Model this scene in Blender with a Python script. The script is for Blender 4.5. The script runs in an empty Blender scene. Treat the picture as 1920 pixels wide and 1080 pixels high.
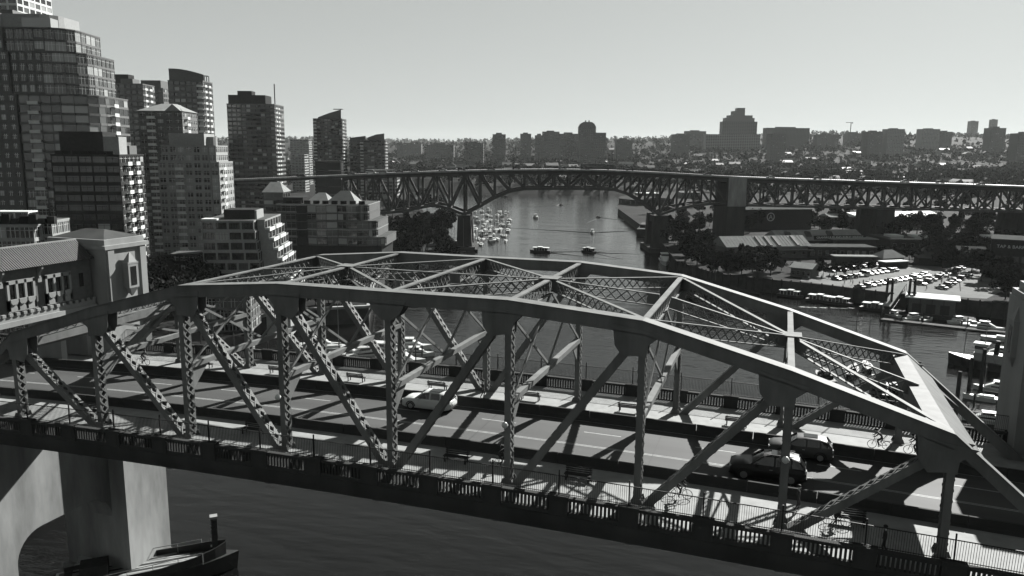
import bpy, bmesh, math, random
import numpy as np
from mathutils import Vector, Matrix
random.seed(7); rng = np.random.default_rng(7)
sc = bpy.context.scene
col = sc.collection
R_ = math.radians
# ------------------------------------------------------------------ camera
CAM = np.array([25.7909, -49.3297, 22.699]); YAW, PITCH, ROLL, FPX = -0.3267, 0.1704, 0.0083, 1491.64
fw = np.array([math.sin(YAW)*math.cos(PITCH), math.cos(YAW)*math.cos(PITCH), -math.sin(PITCH)])
r0 = np.array([math.cos(YAW), -math.sin(YAW), 0.0]); u0 = np.cross(r0, fw)
RT = r0*math.cos(ROLL)+u0*math.sin(ROLL); UP = -r0*math.sin(ROLL)+u0*math.cos(ROLL)
FH = np.array([math.sin(YAW), math.cos(YAW), 0.0]); EH = r0
cd = bpy.data.cameras.new('camera'); cam = bpy.data.objects.new('camera', cd); col.objects.link(cam)
m = Matrix([[RT[i], UP[i], -fw[i], CAM[i]] for i in range(3)] + [[0, 0, 0, 1]])
cam.matrix_world = m
cd.sensor_width = 36; cd.lens = FPX/1920*36; cd.clip_start = 0.5; cd.clip_end = 30000
sc.camera = cam
# ------------------------------------------------------------------ sky, sun, exposure
SUN_AZ, SUN_EL = R_(19.3), R_(33)
world = bpy.data.worlds.new('World'); sc.world = world; world.use_nodes = True
nt = world.node_tree; nt.nodes.clear()
sky = nt.nodes.new('ShaderNodeTexSky'); sky.sky_type = 'NISHITA'; sky.sun_disc = False
sky.sun_elevation = SUN_EL; sky.sun_rotation = SUN_AZ; sky.altitude = 50; sky.air_density = 1.0; sky.dust_density = 0.6; sky.ozone_density = 1.0
hs = nt.nodes.new('ShaderNodeRGBToBW'); pw = nt.nodes.new('ShaderNodeMath'); pw.operation = 'POWER'; pw.inputs[1].default_value = 0.42
tn = nt.nodes.new('ShaderNodeMix'); tn.data_type = 'RGBA'; tn.blend_type = 'MULTIPLY'; tn.inputs[0].default_value = 1
tn.inputs[7].default_value = (0.955, 1.0, 0.975, 1)
bg = nt.nodes.new('ShaderNodeBackground'); bg.inputs[1].default_value = 0.068
wo = nt.nodes.new('ShaderNodeOutputWorld')
nt.links.new(sky.outputs[0], hs.inputs[0]); nt.links.new(hs.outputs[0], pw.inputs[0]); nt.links.new(pw.outputs[0], tn.inputs[6]); nt.links.new(tn.outputs[2], bg.inputs[0]); nt.links.new(bg.outputs[0], wo.inputs[0])
sl = bpy.data.lights.new('sun', 'SUN'); sl.energy = 5.0; sl.angle = R_(0.5); sl.color = (1.0, 0.99, 0.965)
so = bpy.data.objects.new('sun', sl); col.objects.link(so)
SUN = Vector((math.sin(SUN_AZ)*math.cos(SUN_EL), math.cos(SUN_AZ)*math.cos(SUN_EL), math.sin(SUN_EL)))
so.rotation_euler = SUN.to_track_quat('Z', 'Y').to_euler(); so.location = (0, 0, 150)
sc.view_settings.view_transform = 'Standard'; sc.view_settings.look = 'None'; sc.view_settings.exposure = 1.9; sc.view_settings.gamma = 1.0
sc.view_settings.use_curve_mapping = False
sc.cycles.max_bounces = 6; sc.cycles.volume_bounces = 0; sc.cycles.caustics_reflective = False; sc.cycles.caustics_refractive = False
WZ, LZ = -30.0, -24.8     # water level, quay level; the bridge roadway is z = 0

# ------------------------------------------------------------------ helpers
def ray(px, py): return fw + RT*(px-960)/FPX + UP*(540-py)/FPX
def at(px, py, D):                       # the point seen at a pixel at distance D ahead
    d = ray(px, py); return CAM + d*(D/(d@FH))
def onz(px, py, z):
    d = ray(px, py); return CAM + d*((z-CAM[2])/d[2])
def fr(D, s, z=0.0):                     # forward / sideways from the viewpoint
    p = CAM + FH*D + EH*s; return np.array([p[0], p[1], z])
def g(v, k=1.0): return (v*0.97*k, v*k, v*0.985*k, 1)

class MB:
    def __init__(s): s.v, s.f, s.m = [], [], []
    def add(s, vs, fs, mi=0):
        o = len(s.v); s.v.extend([tuple(map(float, p)) for p in vs])
        for f in fs: s.f.append(tuple(i+o for i in f)); s.m.append(mi)
    def box(s, x0, x1, y0, y1, z0, z1, mi=0):
        s.add([(x0,y0,z0),(x1,y0,z0),(x1,y1,z0),(x0,y1,z0),(x0,y0,z1),(x1,y0,z1),(x1,y1,z1),(x0,y1,z1)],
              [(0,3,2,1),(4,5,6,7),(0,1,5,4),(1,2,6,5),(2,3,7,6),(3,0,4,7)], mi)
        return s
    def beam(s, p0, p1, w, h, up=(0,0,1), mi=0):
        p0, p1 = np.array(p0, float), np.array(p1, float); a = p1-p0; a = a/np.linalg.norm(a)
        up = np.array(up, float); sd = np.cross(a, up)
        if np.linalg.norm(sd) < 1e-6: sd = np.cross(a, (1,0,0))
        sd /= np.linalg.norm(sd); uu = np.cross(sd, a); sd = sd*w/2; uu = uu*h/2
        s.add([p0-sd-uu,p0+sd-uu,p0+sd+uu,p0-sd+uu,p1-sd-uu,p1+sd-uu,p1+sd+uu,p1-sd+uu],
              [(0,1,2,3),(4,7,6,5),(0,4,5,1),(1,5,6,2),(2,6,7,3),(3,7,4,0)], mi)
        return s
    def prism(s, pts, z0, z1, mi=0, mtop=None):
        n = len(pts)
        s.add([(p[0],p[1],z0) for p in pts]+[(p[0],p[1],z1) for p in pts], [tuple(range(n))[::-1]]+[(i,(i+1)%n,n+(i+1)%n,n+i) for i in range(n)], mi)
        s.add([(p[0],p[1],z1) for p in pts], [tuple(range(n))], mi if mtop is None else mtop)
        return s
    def xprism(s, pts, y0, y1, mi=0):      # polygon in x-z extruded along y
        n = len(pts)
        s.add([(p[0],y0,p[1]) for p in pts]+[(p[0],y1,p[1]) for p in pts],
              [tuple(range(n)), tuple(range(n,2*n))[::-1]]+[(i,n+i,n+(i+1)%n,(i+1)%n) for i in range(n)], mi)
        return s
    def yprism(s, pts, x0, x1, mi=0):      # polygon in y-z extruded along x
        n = len(pts)
        s.add([(x0,p[0],p[1]) for p in pts]+[(x1,p[0],p[1]) for p in pts],
              [tuple(range(n))[::-1], tuple(range(n,2*n))]+[(i,(i+1)%n,n+(i+1)%n,n+i) for i in range(n)], mi)
        return s
    def tube(s, p0, p1, ra, rb=None, n=8, mi=0):
        rb = ra if rb is None else rb
        p0, p1 = np.array(p0, float), np.array(p1, float); a = p1-p0; a /= np.linalg.norm(a)
        t = np.array((0,0,1.0)) if abs(a[2]) < .9 else np.array((1.0,0,0)); x = np.cross(a,t); x /= np.linalg.norm(x); y = np.cross(a,x)
        vs = []
        for p, r in ((p0,ra),(p1,rb)):
            for k in range(n):
                c = 2*math.pi*k/n; vs.append(p+x*r*math.cos(c)+y*r*math.sin(c))
        s.add(vs, [tuple(range(n))[::-1], tuple(range(n,2*n))]+[(k,(k+1)%n,n+(k+1)%n,n+k) for k in range(n)], mi)
        return s
    def loft(s, rings, mi=0, caps=True):
        n = len(rings[0]); o = [p for r in rings for p in r]; fs = []
        for j in range(len(rings)-1):
            for k in range(n): fs.append((j*n+k, j*n+(k+1)%n, (j+1)*n+(k+1)%n, (j+1)*n+k))
        if caps: fs += [tuple(range(n))[::-1], tuple(range((len(rings)-1)*n, len(rings)*n))]
        s.add(o, fs, mi); return s
    def mesh(s, name, mats):
        me = bpy.data.meshes.new(name); me.from_pydata(s.v, [], s.f)
        for mm in (mats if isinstance(mats, (list, tuple)) else [mats]): me.materials.append(mm)
        if any(s.m): me.polygons.foreach_set('material_index', s.m)
        bm = bmesh.new(); bm.from_mesh(me); bmesh.ops.recalc_face_normals(bm, faces=bm.faces); bm.to_mesh(me); bm.free()
        me.update(); return me
    def build(s, name, mats, parent=None, loc=(0,0,0), rz=0, smooth=False, kind=None):
        me = s.mesh(name, mats)
        if smooth: me.polygons.foreach_set('use_smooth', [True]*len(me.polygons))
        return place(me, name, parent, loc, rz, kind)
def place(me, name, parent=None, loc=(0,0,0), rz=0, kind=None, rot=None):
    o = bpy.data.objects.new(name, me); col.objects.link(o); o.parent = parent; o.location = loc; o.rotation_euler = rot if rot else (0,0,rz)
    if kind: o['kind'] = kind
    return o
def tag(o, label, cat, group=None):
    o['label'] = label; o['category'] = cat
    if group: o['group'] = group
    return o
def thing(name, label, cat, loc=(0,0,0), rz=0, group=None):
    o = bpy.data.objects.new(name, None); col.objects.link(o); o.location = loc; o.rotation_euler = (0,0,rz); o.empty_display_size = .5
    return tag(o, label, cat, group)
def struct(o, label=None):
    o['kind'] = 'structure'
    if label: o['label'] = label
    return o
def ctree(o, parent=None):
    c = o.copy(); col.objects.link(c); c.parent = parent
    for ch in list(o.children):
        ctree(ch, c)
    return c
def lab(o, label): o['label'] = label; return o

# ------------------------------------------------------------------ materials
MATS = {}
def mat(name, v, rough=.7, nscale=0, namt=.2, bump=0, bscale=None, spec=.18, metal=0, streak=0, dist=.02):
    if name in MATS: return MATS[name]
    M = bpy.data.materials.new(name); M.use_nodes = True; N = M.node_tree.nodes; L = M.node_tree.links
    b = N['Principled BSDF']; b.inputs['Base Color'].default_value = g(v); b.inputs['Roughness'].default_value = rough
    b.inputs['Specular IOR Level'].default_value = spec; b.inputs['Metallic'].default_value = metal
    if nscale:
        tc = N.new('ShaderNodeTexCoord'); no = N.new('ShaderNodeTexNoise'); no.inputs['Scale'].default_value = nscale; no.inputs['Detail'].default_value = 6; no.inputs['Roughness'].default_value = .62
        src = tc.outputs['Object']
        if streak:
            mp = N.new('ShaderNodeMapping'); mp.inputs['Scale'].default_value = (1, 1, streak) if streak < 1 else (1/streak, 1, 1)
            L.new(src, mp.inputs[0]); src = mp.outputs[0]
        L.new(src, no.inputs['Vector'])
        mr = N.new('ShaderNodeMapRange'); mr.inputs[1].default_value = .3; mr.inputs[2].default_value = .7
        mr.inputs[3].default_value = 1-namt; mr.inputs[4].default_value = 1+namt
        L.new(no.outputs[0], mr.inputs[0])
        mx = N.new('ShaderNodeMix'); mx.data_type = 'RGBA'; mx.blend_type = 'MULTIPLY'; mx.inputs[0].default_value = 1
        mx.inputs[6].default_value = g(v); L.new(mr.outputs[0], mx.inputs[7]); L.new(mx.outputs[2], b.inputs['Base Color'])
        if bump:
            n2 = no
            if bscale:
                n2 = N.new('ShaderNodeTexNoise'); n2.inputs['Scale'].default_value = bscale; n2.inputs['Detail'].default_value = 4; L.new(tc.outputs['Object'], n2.inputs['Vector'])
            bp = N.new('ShaderNodeBump'); bp.inputs['Strength'].default_value = bump; bp.inputs['Distance'].default_value = dist
            L.new(n2.outputs[0], bp.inputs['Height']); L.new(bp.outputs[0], b.inputs['Normal'])
    MATS[name] = M; return M
STEEL = mat('painted_steel', .1, .62, .9, .25, .15, 9, spec=.05, streak=.3)
STEEL_D = mat('painted_steel_granville', .04, .55, .5, .25)
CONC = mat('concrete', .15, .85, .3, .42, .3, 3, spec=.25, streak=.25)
CONC_D = mat('dark_concrete', .032, .9, .3, .35, .3, 2, spec=.06, streak=.25)  # much darker than the plain concrete, similar streaks
STUCCO = mat('pale_cast_concrete', .16, .85, .5, .18, .2, 4, spec=.25, streak=.3)
BRICK = mat('ochre_brick', .075, .85, 2, .2, .3, 8, spec=.2)
ASPH = mat('asphalt', .034, .78, .22, .34, .35, 14, spec=.2, streak=9, dist=.01)
PAVE = mat('sidewalk_concrete', .15, .85, 1.1, .18, .2, 12, spec=.25)
PAINT = mat('road_paint', .2, .7, 3, .25)
IRON = mat('dark_iron', .012, .6, spec=.15)
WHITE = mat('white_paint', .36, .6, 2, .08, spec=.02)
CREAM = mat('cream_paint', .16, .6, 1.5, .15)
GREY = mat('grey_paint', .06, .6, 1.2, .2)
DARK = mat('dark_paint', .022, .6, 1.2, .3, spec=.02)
BLACK = mat('black_rubber', .012, .7)
GLASS = mat('dark_glass', .012, .07, spec=.6)
GLASS_M = mat('curtained_glass', .06, .12, spec=.6)
GLASS_P = mat('glass_with_pale_blinds', .2, .2, spec=.6)
TIMBER = mat('weathered_timber', .025, .9, 1.5, .4, .3, 6, spec=.08)
TILE = mat('roof_tile', .035, .6, 2, .25, spec=.3)
METALROOF = mat('ribbed_metal_roof', .15, .75, .4, .14, spec=.0)
METALROOF_D = mat('grey_metal_roof', .05, .75, .4, .2, spec=.0)
GRAVEL = mat('gravel_roof', .06, .95, 1.5, .25, spec=0)
BARK = mat('bark', .03, .95, 2, .3)
def leafmat(name, v):
    M = mat(name, v, .9, .22, .45, spec=.0); return M
LEAF = [leafmat('foliage_dark', .012), leafmat('foliage_mid', .019), leafmat('foliage_light', .032)]
SKIN = mat('skin', .3, .6); CLOTH_D = mat('dark_cloth', .03, .9); CLOTH_L = mat('pale_cloth', .4, .9)
HULL_W = mat('white_hull', .34, .3, 1, .06); HULL_D = mat('dark_hull', .02, .45, 1, .3)
LENS_R = mat('lamp_lens', .3, .15); RIM = mat('wheel_rim', .3, .3, metal=.8)
ORD = 'first second third fourth fifth sixth seventh eighth ninth tenth eleventh twelfth thirteenth fourteenth fifteenth sixteenth seventeenth eighteenth nineteenth'.split()
# ------------------------------------------------------------------ water
WM = bpy.data.materials.new('water'); WM.use_nodes = True
N = WM.node_tree.nodes; L = WM.node_tree.links; b = N['Principled BSDF']
b.inputs['Base Color'].default_value = g(.003); b.inputs['Roughness'].default_value = .1; b.inputs['IOR'].default_value = 1.25; b.inputs['Specular IOR Level'].default_value = .5
tc = N.new('ShaderNodeTexCoord'); prev = None
for scl, st, rotz, strh in ((.04, (1, 1.7, 1), .4, .6), (.2, (1, 2.4, 1), .35, 1.0), (.8, (1, 2.0, 1), .5, 1.0)):
    mp = N.new('ShaderNodeMapping'); mp.inputs['Scale'].default_value = st; mp.inputs['Rotation'].default_value = (0, 0, rotz)
    no = N.new('ShaderNodeTexNoise'); no.inputs['Scale'].default_value = scl; no.inputs['Detail'].default_value = 3; no.inputs['Roughness'].default_value = .55
    bp = N.new('ShaderNodeBump'); bp.inputs['Strength'].default_value = strh; bp.inputs['Distance'].default_value = .22/scl*.12
    L.new(tc.outputs['Object'], mp.inputs[0]); L.new(mp.outputs[0], no.inputs['Vector']); L.new(no.outputs[0], bp.inputs['Height'])
    if prev: L.new(prev.outputs[0], bp.inputs['Normal'])
    prev = bp
L.new(prev.outputs[0], b.inputs['Normal'])
w = MB(); w.add([(-7800,-7800,WZ),(7800,-7800,WZ),(7800,7800,WZ),(-7800,7800,WZ)], [(0,1,2,3)]); struct(w.build('water', WM), 'grey rippled water of the inlet')

# ------------------------------------------------------------------ banks
GROUND = mat('town_ground', .012, .95, .05, .5, .2, 1, spec=.03)
QUAY = mat('quay_wall', .03, .95, .4, .4, .4, 2, spec=.05)
ASPH2 = mat('plaza_asphalt', .075, .9, .08, .3, spec=.05)
def pxs(l, z=WZ): return [tuple(onz(a, b_, z)[:2]) for a, b_ in l]
left_shore = [(-78,-260),(-76,40),(-84,95),(-116,137)] + pxs([(560,612),(692,606),(700,560),(745,500),(770,470),(800,445),(800,420),(790,400),(770,372),(752,350)])
left_poly = left_shore + [tuple(fr(1900, -420)[:2]), tuple(fr(1900, -1500)[:2]), (-900, 300), (-900, -260)]
struct(MB().prism(left_poly[::-1], WZ-3, LZ, 0, 1).build('downtown_ground', [QUAY, GROUND]), 'dark built-up bank behind the bridge on the left')
right_shore = pxs([(1198,371),(1160,378),(1158,402),(1205,440),(1238,470),(1268,512),(1340,536),(1430,548),(1500,555),(1560,562),(1640,573),(1700,580),(1790,588),(1905,602)]) + [(260,190),(420,120)]
right_poly = right_shore + [(1500, 300), tuple(fr(1600, 1500)[:2]), tuple(fr(1150, 240)[:2])]
struct(MB().prism(right_poly, WZ-3, LZ, 0, 1).build('island_ground', [QUAY, GROUND]), 'low quay-walled island across the water')
# rising land beyond: one height field
KD = [800,1000,1500,2000,3000,4500,6000,7200]; KZ = [-28,-23,-8,8,40,76,96,90]
def shore_D(s):
    return np.interp(s, [-1200,-330,-200,-120,-40,60,160,260,400], [700,700,1420,1130,1010,1000,1010,900,800])
def hill(D, s):
    z = np.interp(D, KD, KZ); sh = shore_D(s*1000/np.maximum(D,1000)*1.0)
    z = z + 5*np.sin(s/230.+1)*np.clip((D-1200)/900,0,1) + 7*np.sin(D/340.+s/700.)*np.clip((D-1500)/1200,0,1)
    z = z + np.clip((s/np.maximum(D,1)-.05)*130, -8, 42)*np.clip((D-1500)/1500, 0, 1)
    return np.where(D < sh+12, -33, np.maximum(z, LZ-.6 + 0*D))
Ds = np.concatenate([np.linspace(780,1600,60), np.linspace(1640,7000,60)]); Ss = np.linspace(-1, 1, 121)
gv, gf = [], []
for D in Ds:
    for q in Ss:
        s = q*(700+D*.62); gv.append(tuple(fr(D, s, float(hill(np.array(D), np.array(s))))))
n = len(Ss)
for i in range(len(Ds)-1):
    for j in range(n-1): gf.append((i*n+j, i*n+j+1, (i+1)*n+j+1, (i+1)*n+j))
hm = MB(); hm.v, hm.f, hm.m = gv, gf, [0]*len(gf)
struct(hm.build('hillside', mat('hillside_ground', .01, .95, .02, .5, spec=.03), smooth=True), 'hazy rising hillside across the inlet')
# promenade and curved sea wall cap seen through the truss
def strip(name, pts, w_, z0, z1, M_, label):
    b_ = MB()
    for p, q in zip(pts[:-1], pts[1:]): b_.beam((p[0],p[1],(z0+z1)/2), (q[0],q[1],(z0+z1)/2), w_, z1-z0)
    return struct(b_.build(name, M_), label)
strip('sea_wall_coping', [(-76,40),(-84,95),(-116,137)]+left_shore[4:8], 1.4, LZ-.3, LZ+.45, CONC, 'pale coping of the curved sea wall')
# paved plaza / car park on the island
plaza = pxs([(1500,527),(1640,545),(1735,553),(1800,548),(1795,500),(1640,495),(1520,500)], LZ)
struct(MB().prism(plaza, LZ-.05, LZ+.02).build('plaza', ASPH2), 'pale paved car park beside the island quay')
walk = pxs([(1737,554),(1850,560),(1890,540),(1860,490),(1797,492),(1802,546)], LZ)
struct(MB().prism(walk, LZ-.05, LZ+.016).build('square', ASPH2), 'sunlit paved square behind the ferry dock')
# ------------------------------------------------------------------ the near truss bridge
PN = 8.96; YN, YF = 0.0, 19.4; YC = 9.7
HT = [12.95, 12.97, 12.27, 9.91, 7.06]
def zc(x): return -0.000438*x*x if abs(x) < 46 else -0.927-0.0403*(abs(x)-46)
def nx(i): return (i-4)*PN
def nh(i): return HT[abs(i-4)]
BR = thing('truss_bridge', 'large grey riveted steel truss bridge spanning the foreground', 'bridge')
def ribbon(name, y0, y1, z0, z1, x0, x1, M_, parent=None, step=4.48):
    b_ = MB(); k = max(1, int(round((x1-x0)/step))); xs = [x0+(x1-x0)*i/k for i in range(k+1)]
    rings = [[(x,y0,z0+zc(x)),(x,y1,z0+zc(x)),(x,y1,z1+zc(x)),(x,y0,z1+zc(x))] for x in xs]
    return b_.loft(rings).build(name, M_, parent)
XL, XR = -150, 100
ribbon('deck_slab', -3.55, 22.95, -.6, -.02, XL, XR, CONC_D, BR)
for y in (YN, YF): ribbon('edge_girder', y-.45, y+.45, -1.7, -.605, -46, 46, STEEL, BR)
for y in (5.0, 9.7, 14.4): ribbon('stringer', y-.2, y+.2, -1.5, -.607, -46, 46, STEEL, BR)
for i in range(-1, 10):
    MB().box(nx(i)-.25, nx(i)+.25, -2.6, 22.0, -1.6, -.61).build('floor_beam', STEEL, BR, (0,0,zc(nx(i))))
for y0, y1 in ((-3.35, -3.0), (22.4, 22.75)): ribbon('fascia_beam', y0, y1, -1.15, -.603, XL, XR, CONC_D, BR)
road = struct(ribbon('road', 4.3, 15.1, -.018, 0, XL, XR, ASPH), 'asphalt roadway across the truss bridge')
struct(ribbon('sidewalk', -3.2, 4.28, -.018, .15, XL, XR, PAVE), 'concrete sidewalk on the near side of the truss bridge')
struct(ribbon('sidewalk', 15.12, 22.6, -.018, .15, XL, XR, PAVE), 'concrete sidewalk on the far side of the truss bridge')
for y in (5.98, 11.9):
    for k in range(-9, 10):
        x = k*9+2.4
        MB().beam((x,y,.004+zc(x)), (x+3.1,y,.004+zc(x+3.1)), .13, .006).build('lane_dash', PAINT, road)
for yy in (8.82, 9.02): ribbon('centre_line', yy-.045, yy+.045, .002, .007, XL, XR, PAINT, road)
for y in (4.92, 14.5): ribbon('edge_line', y-.05, y+.05, .002, .007, XL, XR, PAINT, road)
# dark asphalt patches and seams
for x in (-30, -12, 3.2, 17.5, 29): MB().box(x, x+.04, 4.8, 14.6, .003, .006).build('road_seam', IRON, road, (0,0,zc(x)))
# jersey barriers, one segment per half panel
def barrier(y, label):
    t = thing('road_barrier', label, 'barrier', (0,y,0))
    prof = [(-.3,0),(.3,0),(.3,.08),(.14,.33),(.09,.85),(-.09,.85),(-.14,.33),(-.3,.08)]
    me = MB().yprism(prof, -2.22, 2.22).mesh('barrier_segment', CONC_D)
    for k in range(-26, 19):
        x = k*4.48
        if x < XL+3: continue
        place(me, 'barrier_segment', t, (x, 0, zc(x)+.008), rot=(0, math.atan2(zc(x-.5)-zc(x+.5), 1), 0))
barrier(4.62, 'low dark concrete barrier between the road and the near sidewalk')
barrier(14.8, 'low dark concrete barrier between the road and the far sidewalk')

# --- laced members
def laced(name, p0, p1, w_, wy, y, pitch, parent, lac=True, M_=None, tie=(.9,.9)):
    """two solid plates facing +-y, zig-zag lacing on the other two faces; p0,p1 in x-z"""
    M_ = M_ or STEEL
    p0, p1 = np.array(p0, float), np.array(p1, float); a = p1-p0; Ln = np.linalg.norm(a); a /= Ln; nrm = np.array([-a[1], a[0]])
    def P3(t, n_, yy): q = p0+a*t+nrm*n_; return (q[0], y+yy, q[1])
    b_ = MB()
    up3 = (nrm[0], 0, nrm[1])
    for sy in (-1, 1):
        b_.beam(P3(0,0,sy*(wy/2-.04)), P3(Ln,0,sy*(wy/2-.04)), .08, w_, up3)
        for sn in (-1, 1): b_.beam(P3(0,sn*(w_/2-.03),sy*(wy/2-.15)), P3(Ln,sn*(w_/2-.03),sy*(wy/2-.15)), .14, .05, up3)
    for sn in (-1, 1):
        b_.beam(P3(0,sn*(w_/2+.012),0), P3(tie[0],sn*(w_/2+.012),0), wy-.02, .024, up3)
        b_.beam(P3(Ln-tie[1],sn*(w_/2+.012),0), P3(Ln,sn*(w_/2+.012),0), wy-.02, .024, up3)
    o = b_.build(name, M_, parent)
    if lac:
        n_ = max(2, int((Ln-tie[0]-tie[1])/pitch)); st = (Ln-tie[0]-tie[1])/n_; hw = wy/2-.06
        for sn in (-1, 1):
            c = MB()
            for k in range(n_):
                t0 = tie[0]+k*st
                c.beam(P3(t0,sn*(w_/2+.008),-hw), P3(t0+st,sn*(w_/2+.008),hw), .1, .022, up3)
                c.beam(P3(t0,sn*(w_/2+.032),hw), P3(t0+st,sn*(w_/2+.032),-hw), .1, .022, up3)
            c.build('lacing', M_, o)
    return o
def girder(name, p0, p1, wt, dep, parent, pitch=.9, ends=1.0, th=.09):
    """top and bottom flange with X lacing between, p0 p1 = top centre line"""
    p0, p1 = np.array(p0, float), np.array(p1, float); dn = np.array([0,0,-1.0])
    Ln = np.linalg.norm(p1-p0); a = (p1-p0)/Ln
    sd = np.cross(a, (0,0,1)); sd /= np.linalg.norm(sd); uu = np.cross(sd, a)
    b_ = MB(); b_.beam(p0-uu*th/2, p1-uu*th/2, wt, th, uu)
    b_.beam(p0-uu*(dep-th/2), p1-uu*(dep-th/2), wt*.75, th, uu)
    for e in (0, 1):
        q = p0 if e == 0 else p1-a*ends
        b_.beam(q-uu*dep/2, q+a*ends-uu*dep/2, .05, dep-.2, uu)
    o = b_.build(name, STEEL, parent)
    c = MB(); n_ = max(2, int((Ln-2*ends)/pitch)); st = (Ln-2*ends)/n_
    for k in range(n_):
        q0 = p0+a*(ends+k*st); q1 = q0+a*st
        c.beam(q0-uu*.1+sd*.02, q1-uu*(dep-.1)+sd*.02, .03, .085, uu); c.beam(q0-uu*(dep-.1)-sd*.02, q1-uu*.1-sd*.02, .03, .085, uu)
    c.build('lacing', STEEL, o)
    return o
CW, CH = .92, .84
for y in (YN, YF):
    pts = [(nx(-1), zc(nx(-1))+.15)] + [(nx(i), nh(i)) for i in range(9)] + [(nx(9), zc(nx(9))+.15)]
    for k in range(10):
        (xa, za), (xb, zb) = pts[k], pts[k+1]
        da = CH*(1.25 if k in (0, 9) else 1.0)
        nm = 'end_post' if k in (0, 9) else 'top_chord'
        ba = xa+(1.0 if k == 0 else 0); bb = xb-(1.0 if k == 9 else 0)
        prof = [(ba, za-(0 if k == 0 else CH)), (bb, zb-(0 if k == 9 else CH)), (xb, zb), (xa, za)] if k not in (0, 9) else \
               ([(xa+1.15, za), (xb, zb-CH), (xb, zb), (xa, za)] if k == 0 else [(xa, za-CH), (xb-1.15, zb), (xb, zb), (xa, za)])
        o = MB().xprism(prof, y-CW/2, y+CW/2).build(nm, STEEL, BR)
        c = MB(); c.xprism([(xa, za+.002), (xb, zb+.002), (xb, zb+.05), (xa, za+.05)], y-CW/2-.09, y+CW/2+.09)
        if k not in (0, 9): c.xprism([(xa, za-CH-.05), (xb, zb-CH-.05), (xb, zb-CH-.003), (xa, za-CH-.003)], y-CW/2-.05, y+CW/2+.05)
        c.build('cover_plate', STEEL, o)
        # rivet line plates (splice) at mid segment
        mx = xa+(xb-xa)*.62; slope = (zb-za)/(xb-xa)
        for sy in (-1, 1):
            yy = y+sy*(CW/2+.012)
            if k in (0, 9): continue
            MB().xprism([(mx-.5, za+slope*(mx-.5-xa)-CH+.1), (mx+.5, za+slope*(mx+.5-xa)-CH+.1), (mx+.5, za+slope*(mx+.5-xa)-.08), (mx-.5, za+slope*(mx-.5-xa)-.08)], yy-.011, yy+.011).build('splice_plate', STEEL, o)
    for i in range(9):
        x, h = nx(i), nh(i)
        laced('post', (x, zc(x)-.5), (x, h-CH+.1), .44, .8, y, .62, BR, tie=(.8, 1.3))
        if i < 4: laced('diagonal', (x+.25, h-CH-.15), (nx(i+1)-.35, zc(nx(i+1))-.2), .5, .78, y, .66, BR, tie=(1.3, .7))
        if i > 4: laced('diagonal', (x-.25, h-CH-.15), (nx(i-1)+.35, zc(nx(i-1))-.2), .5, .78, y, .66, BR, tie=(1.3, .7))
        sd = 1 if i < 4 else (-1 if i > 4 else 0)
        sl = (nh(min(i+1,8))-nh(max(i-1,0)))/(2*PN)
        for sy in (-1, 1):
            yy = y+sy*(CW/2+.03)
            gp = [(-1.5,-CH+.25),(-.95,-CH-.75),(-.32,-CH-1.15),(.32,-CH-1.15),(.95,-CH-.75),(1.5,-CH+.25)] if sd == 0 else \
                 [(-1.3*sd,-CH+.25),(-.36*sd,-CH-.7),(-.3*sd,-CH-1.45),(.35*sd,-CH-1.5),(1.25*sd,-CH-1.75),(1.75*sd,-CH-1.1),(1.9*sd,-CH+.25)]
            gp = [(x+a_, h+b_+sl*a_*.9) for a_, b_ in gp]
            if sd < 0: gp = gp[::-1]
            MB().xprism(gp, yy-.02, yy+.02).build('gusset_plate', STEEL, BR)
            bp_ = [(x-.45, zc(x)+.16), (x+.45, zc(x)+.16), (x+.3, zc(x)+.55), (x-.3, zc(x)+.55)]
            MB().xprism(bp_, yy-.02, yy+.02).build('base_plate', STEEL, BR)
# --- bracing between the two trusses
yn, yf = YN+CW/2, YF-CW/2
def cen(i): return (nx(i), YC, nh(i)-.01)
for i in range(1, 8):
    girder('top_strut', (nx(i), yn, nh(i)-.02), (nx(i), yf, nh(i)-.02), .42, 1.25, BR, .75, 1.1, .1)
    if i > 0:
        zl = 5.9+zc(nx(i)); b_ = MB(); b_.beam((nx(i), yn-.1, zl), (nx(i), yf+.1, zl), .46, .4)
        o = b_.build('sway_strut', STEEL, BR)
        for ys, sg in ((YN+.42, 1), (YF-.42, -1)):
            k_ = MB(); k_.yprism([(ys, zl-2.0), (ys+sg*.25, zl-1.9), (ys+sg*2.0, zl-.18), (ys, zl-.18)], nx(i)-.06, nx(i)+.06)
            k_.build('knee_bracket', STEEL, o)
        zt = nh(i)-1.25
        if zt-zl > 1.5:
            for (ya, za), (yb, zb) in (((yn,zt),(YC,zl+.2)),((yn,zl+.2),(YC-.3,zt)),((yf,zt),(YC,zl+.2)),((yf,zl+.2),(YC+.3,zt))):
                off = .07 if za < zb else -.07
                MB().beam((nx(i)+off, ya, za), (nx(i)+off, yb, zb), .12, .2).build('sway_brace', STEEL, BR)
for i in (1, 3, 5, 7):
    c0 = np.array(cen(i)); MB().box(-.75, .75, -.75, .75, -.0, .045).build('centre_plate', STEEL, BR, (c0[0], c0[1], c0[2]+.03))
    for j in (i-1, i+1):
        for yy in (yn, yf):
            e = np.array((nx(j), yy, nh(j)-.03)); v_ = (c0-e)/np.linalg.norm(c0-e)
            girder('lateral_brace', e+v_*.3, c0-v_*.25-np.array((0,0,.02)), .3, .95, BR, .72, .9, .07)
for i in range(0, 8):
    p, q = np.array(cen(i)), np.array(cen(i+1)); v_ = (q-p)/np.linalg.norm(q-p)
    girder('longitudinal_brace', p+v_*.45-np.array((0,0,.05)), q-v_*.45-np.array((0,0,.05)), .24, .95, BR, .72, .9, .07)
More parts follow.
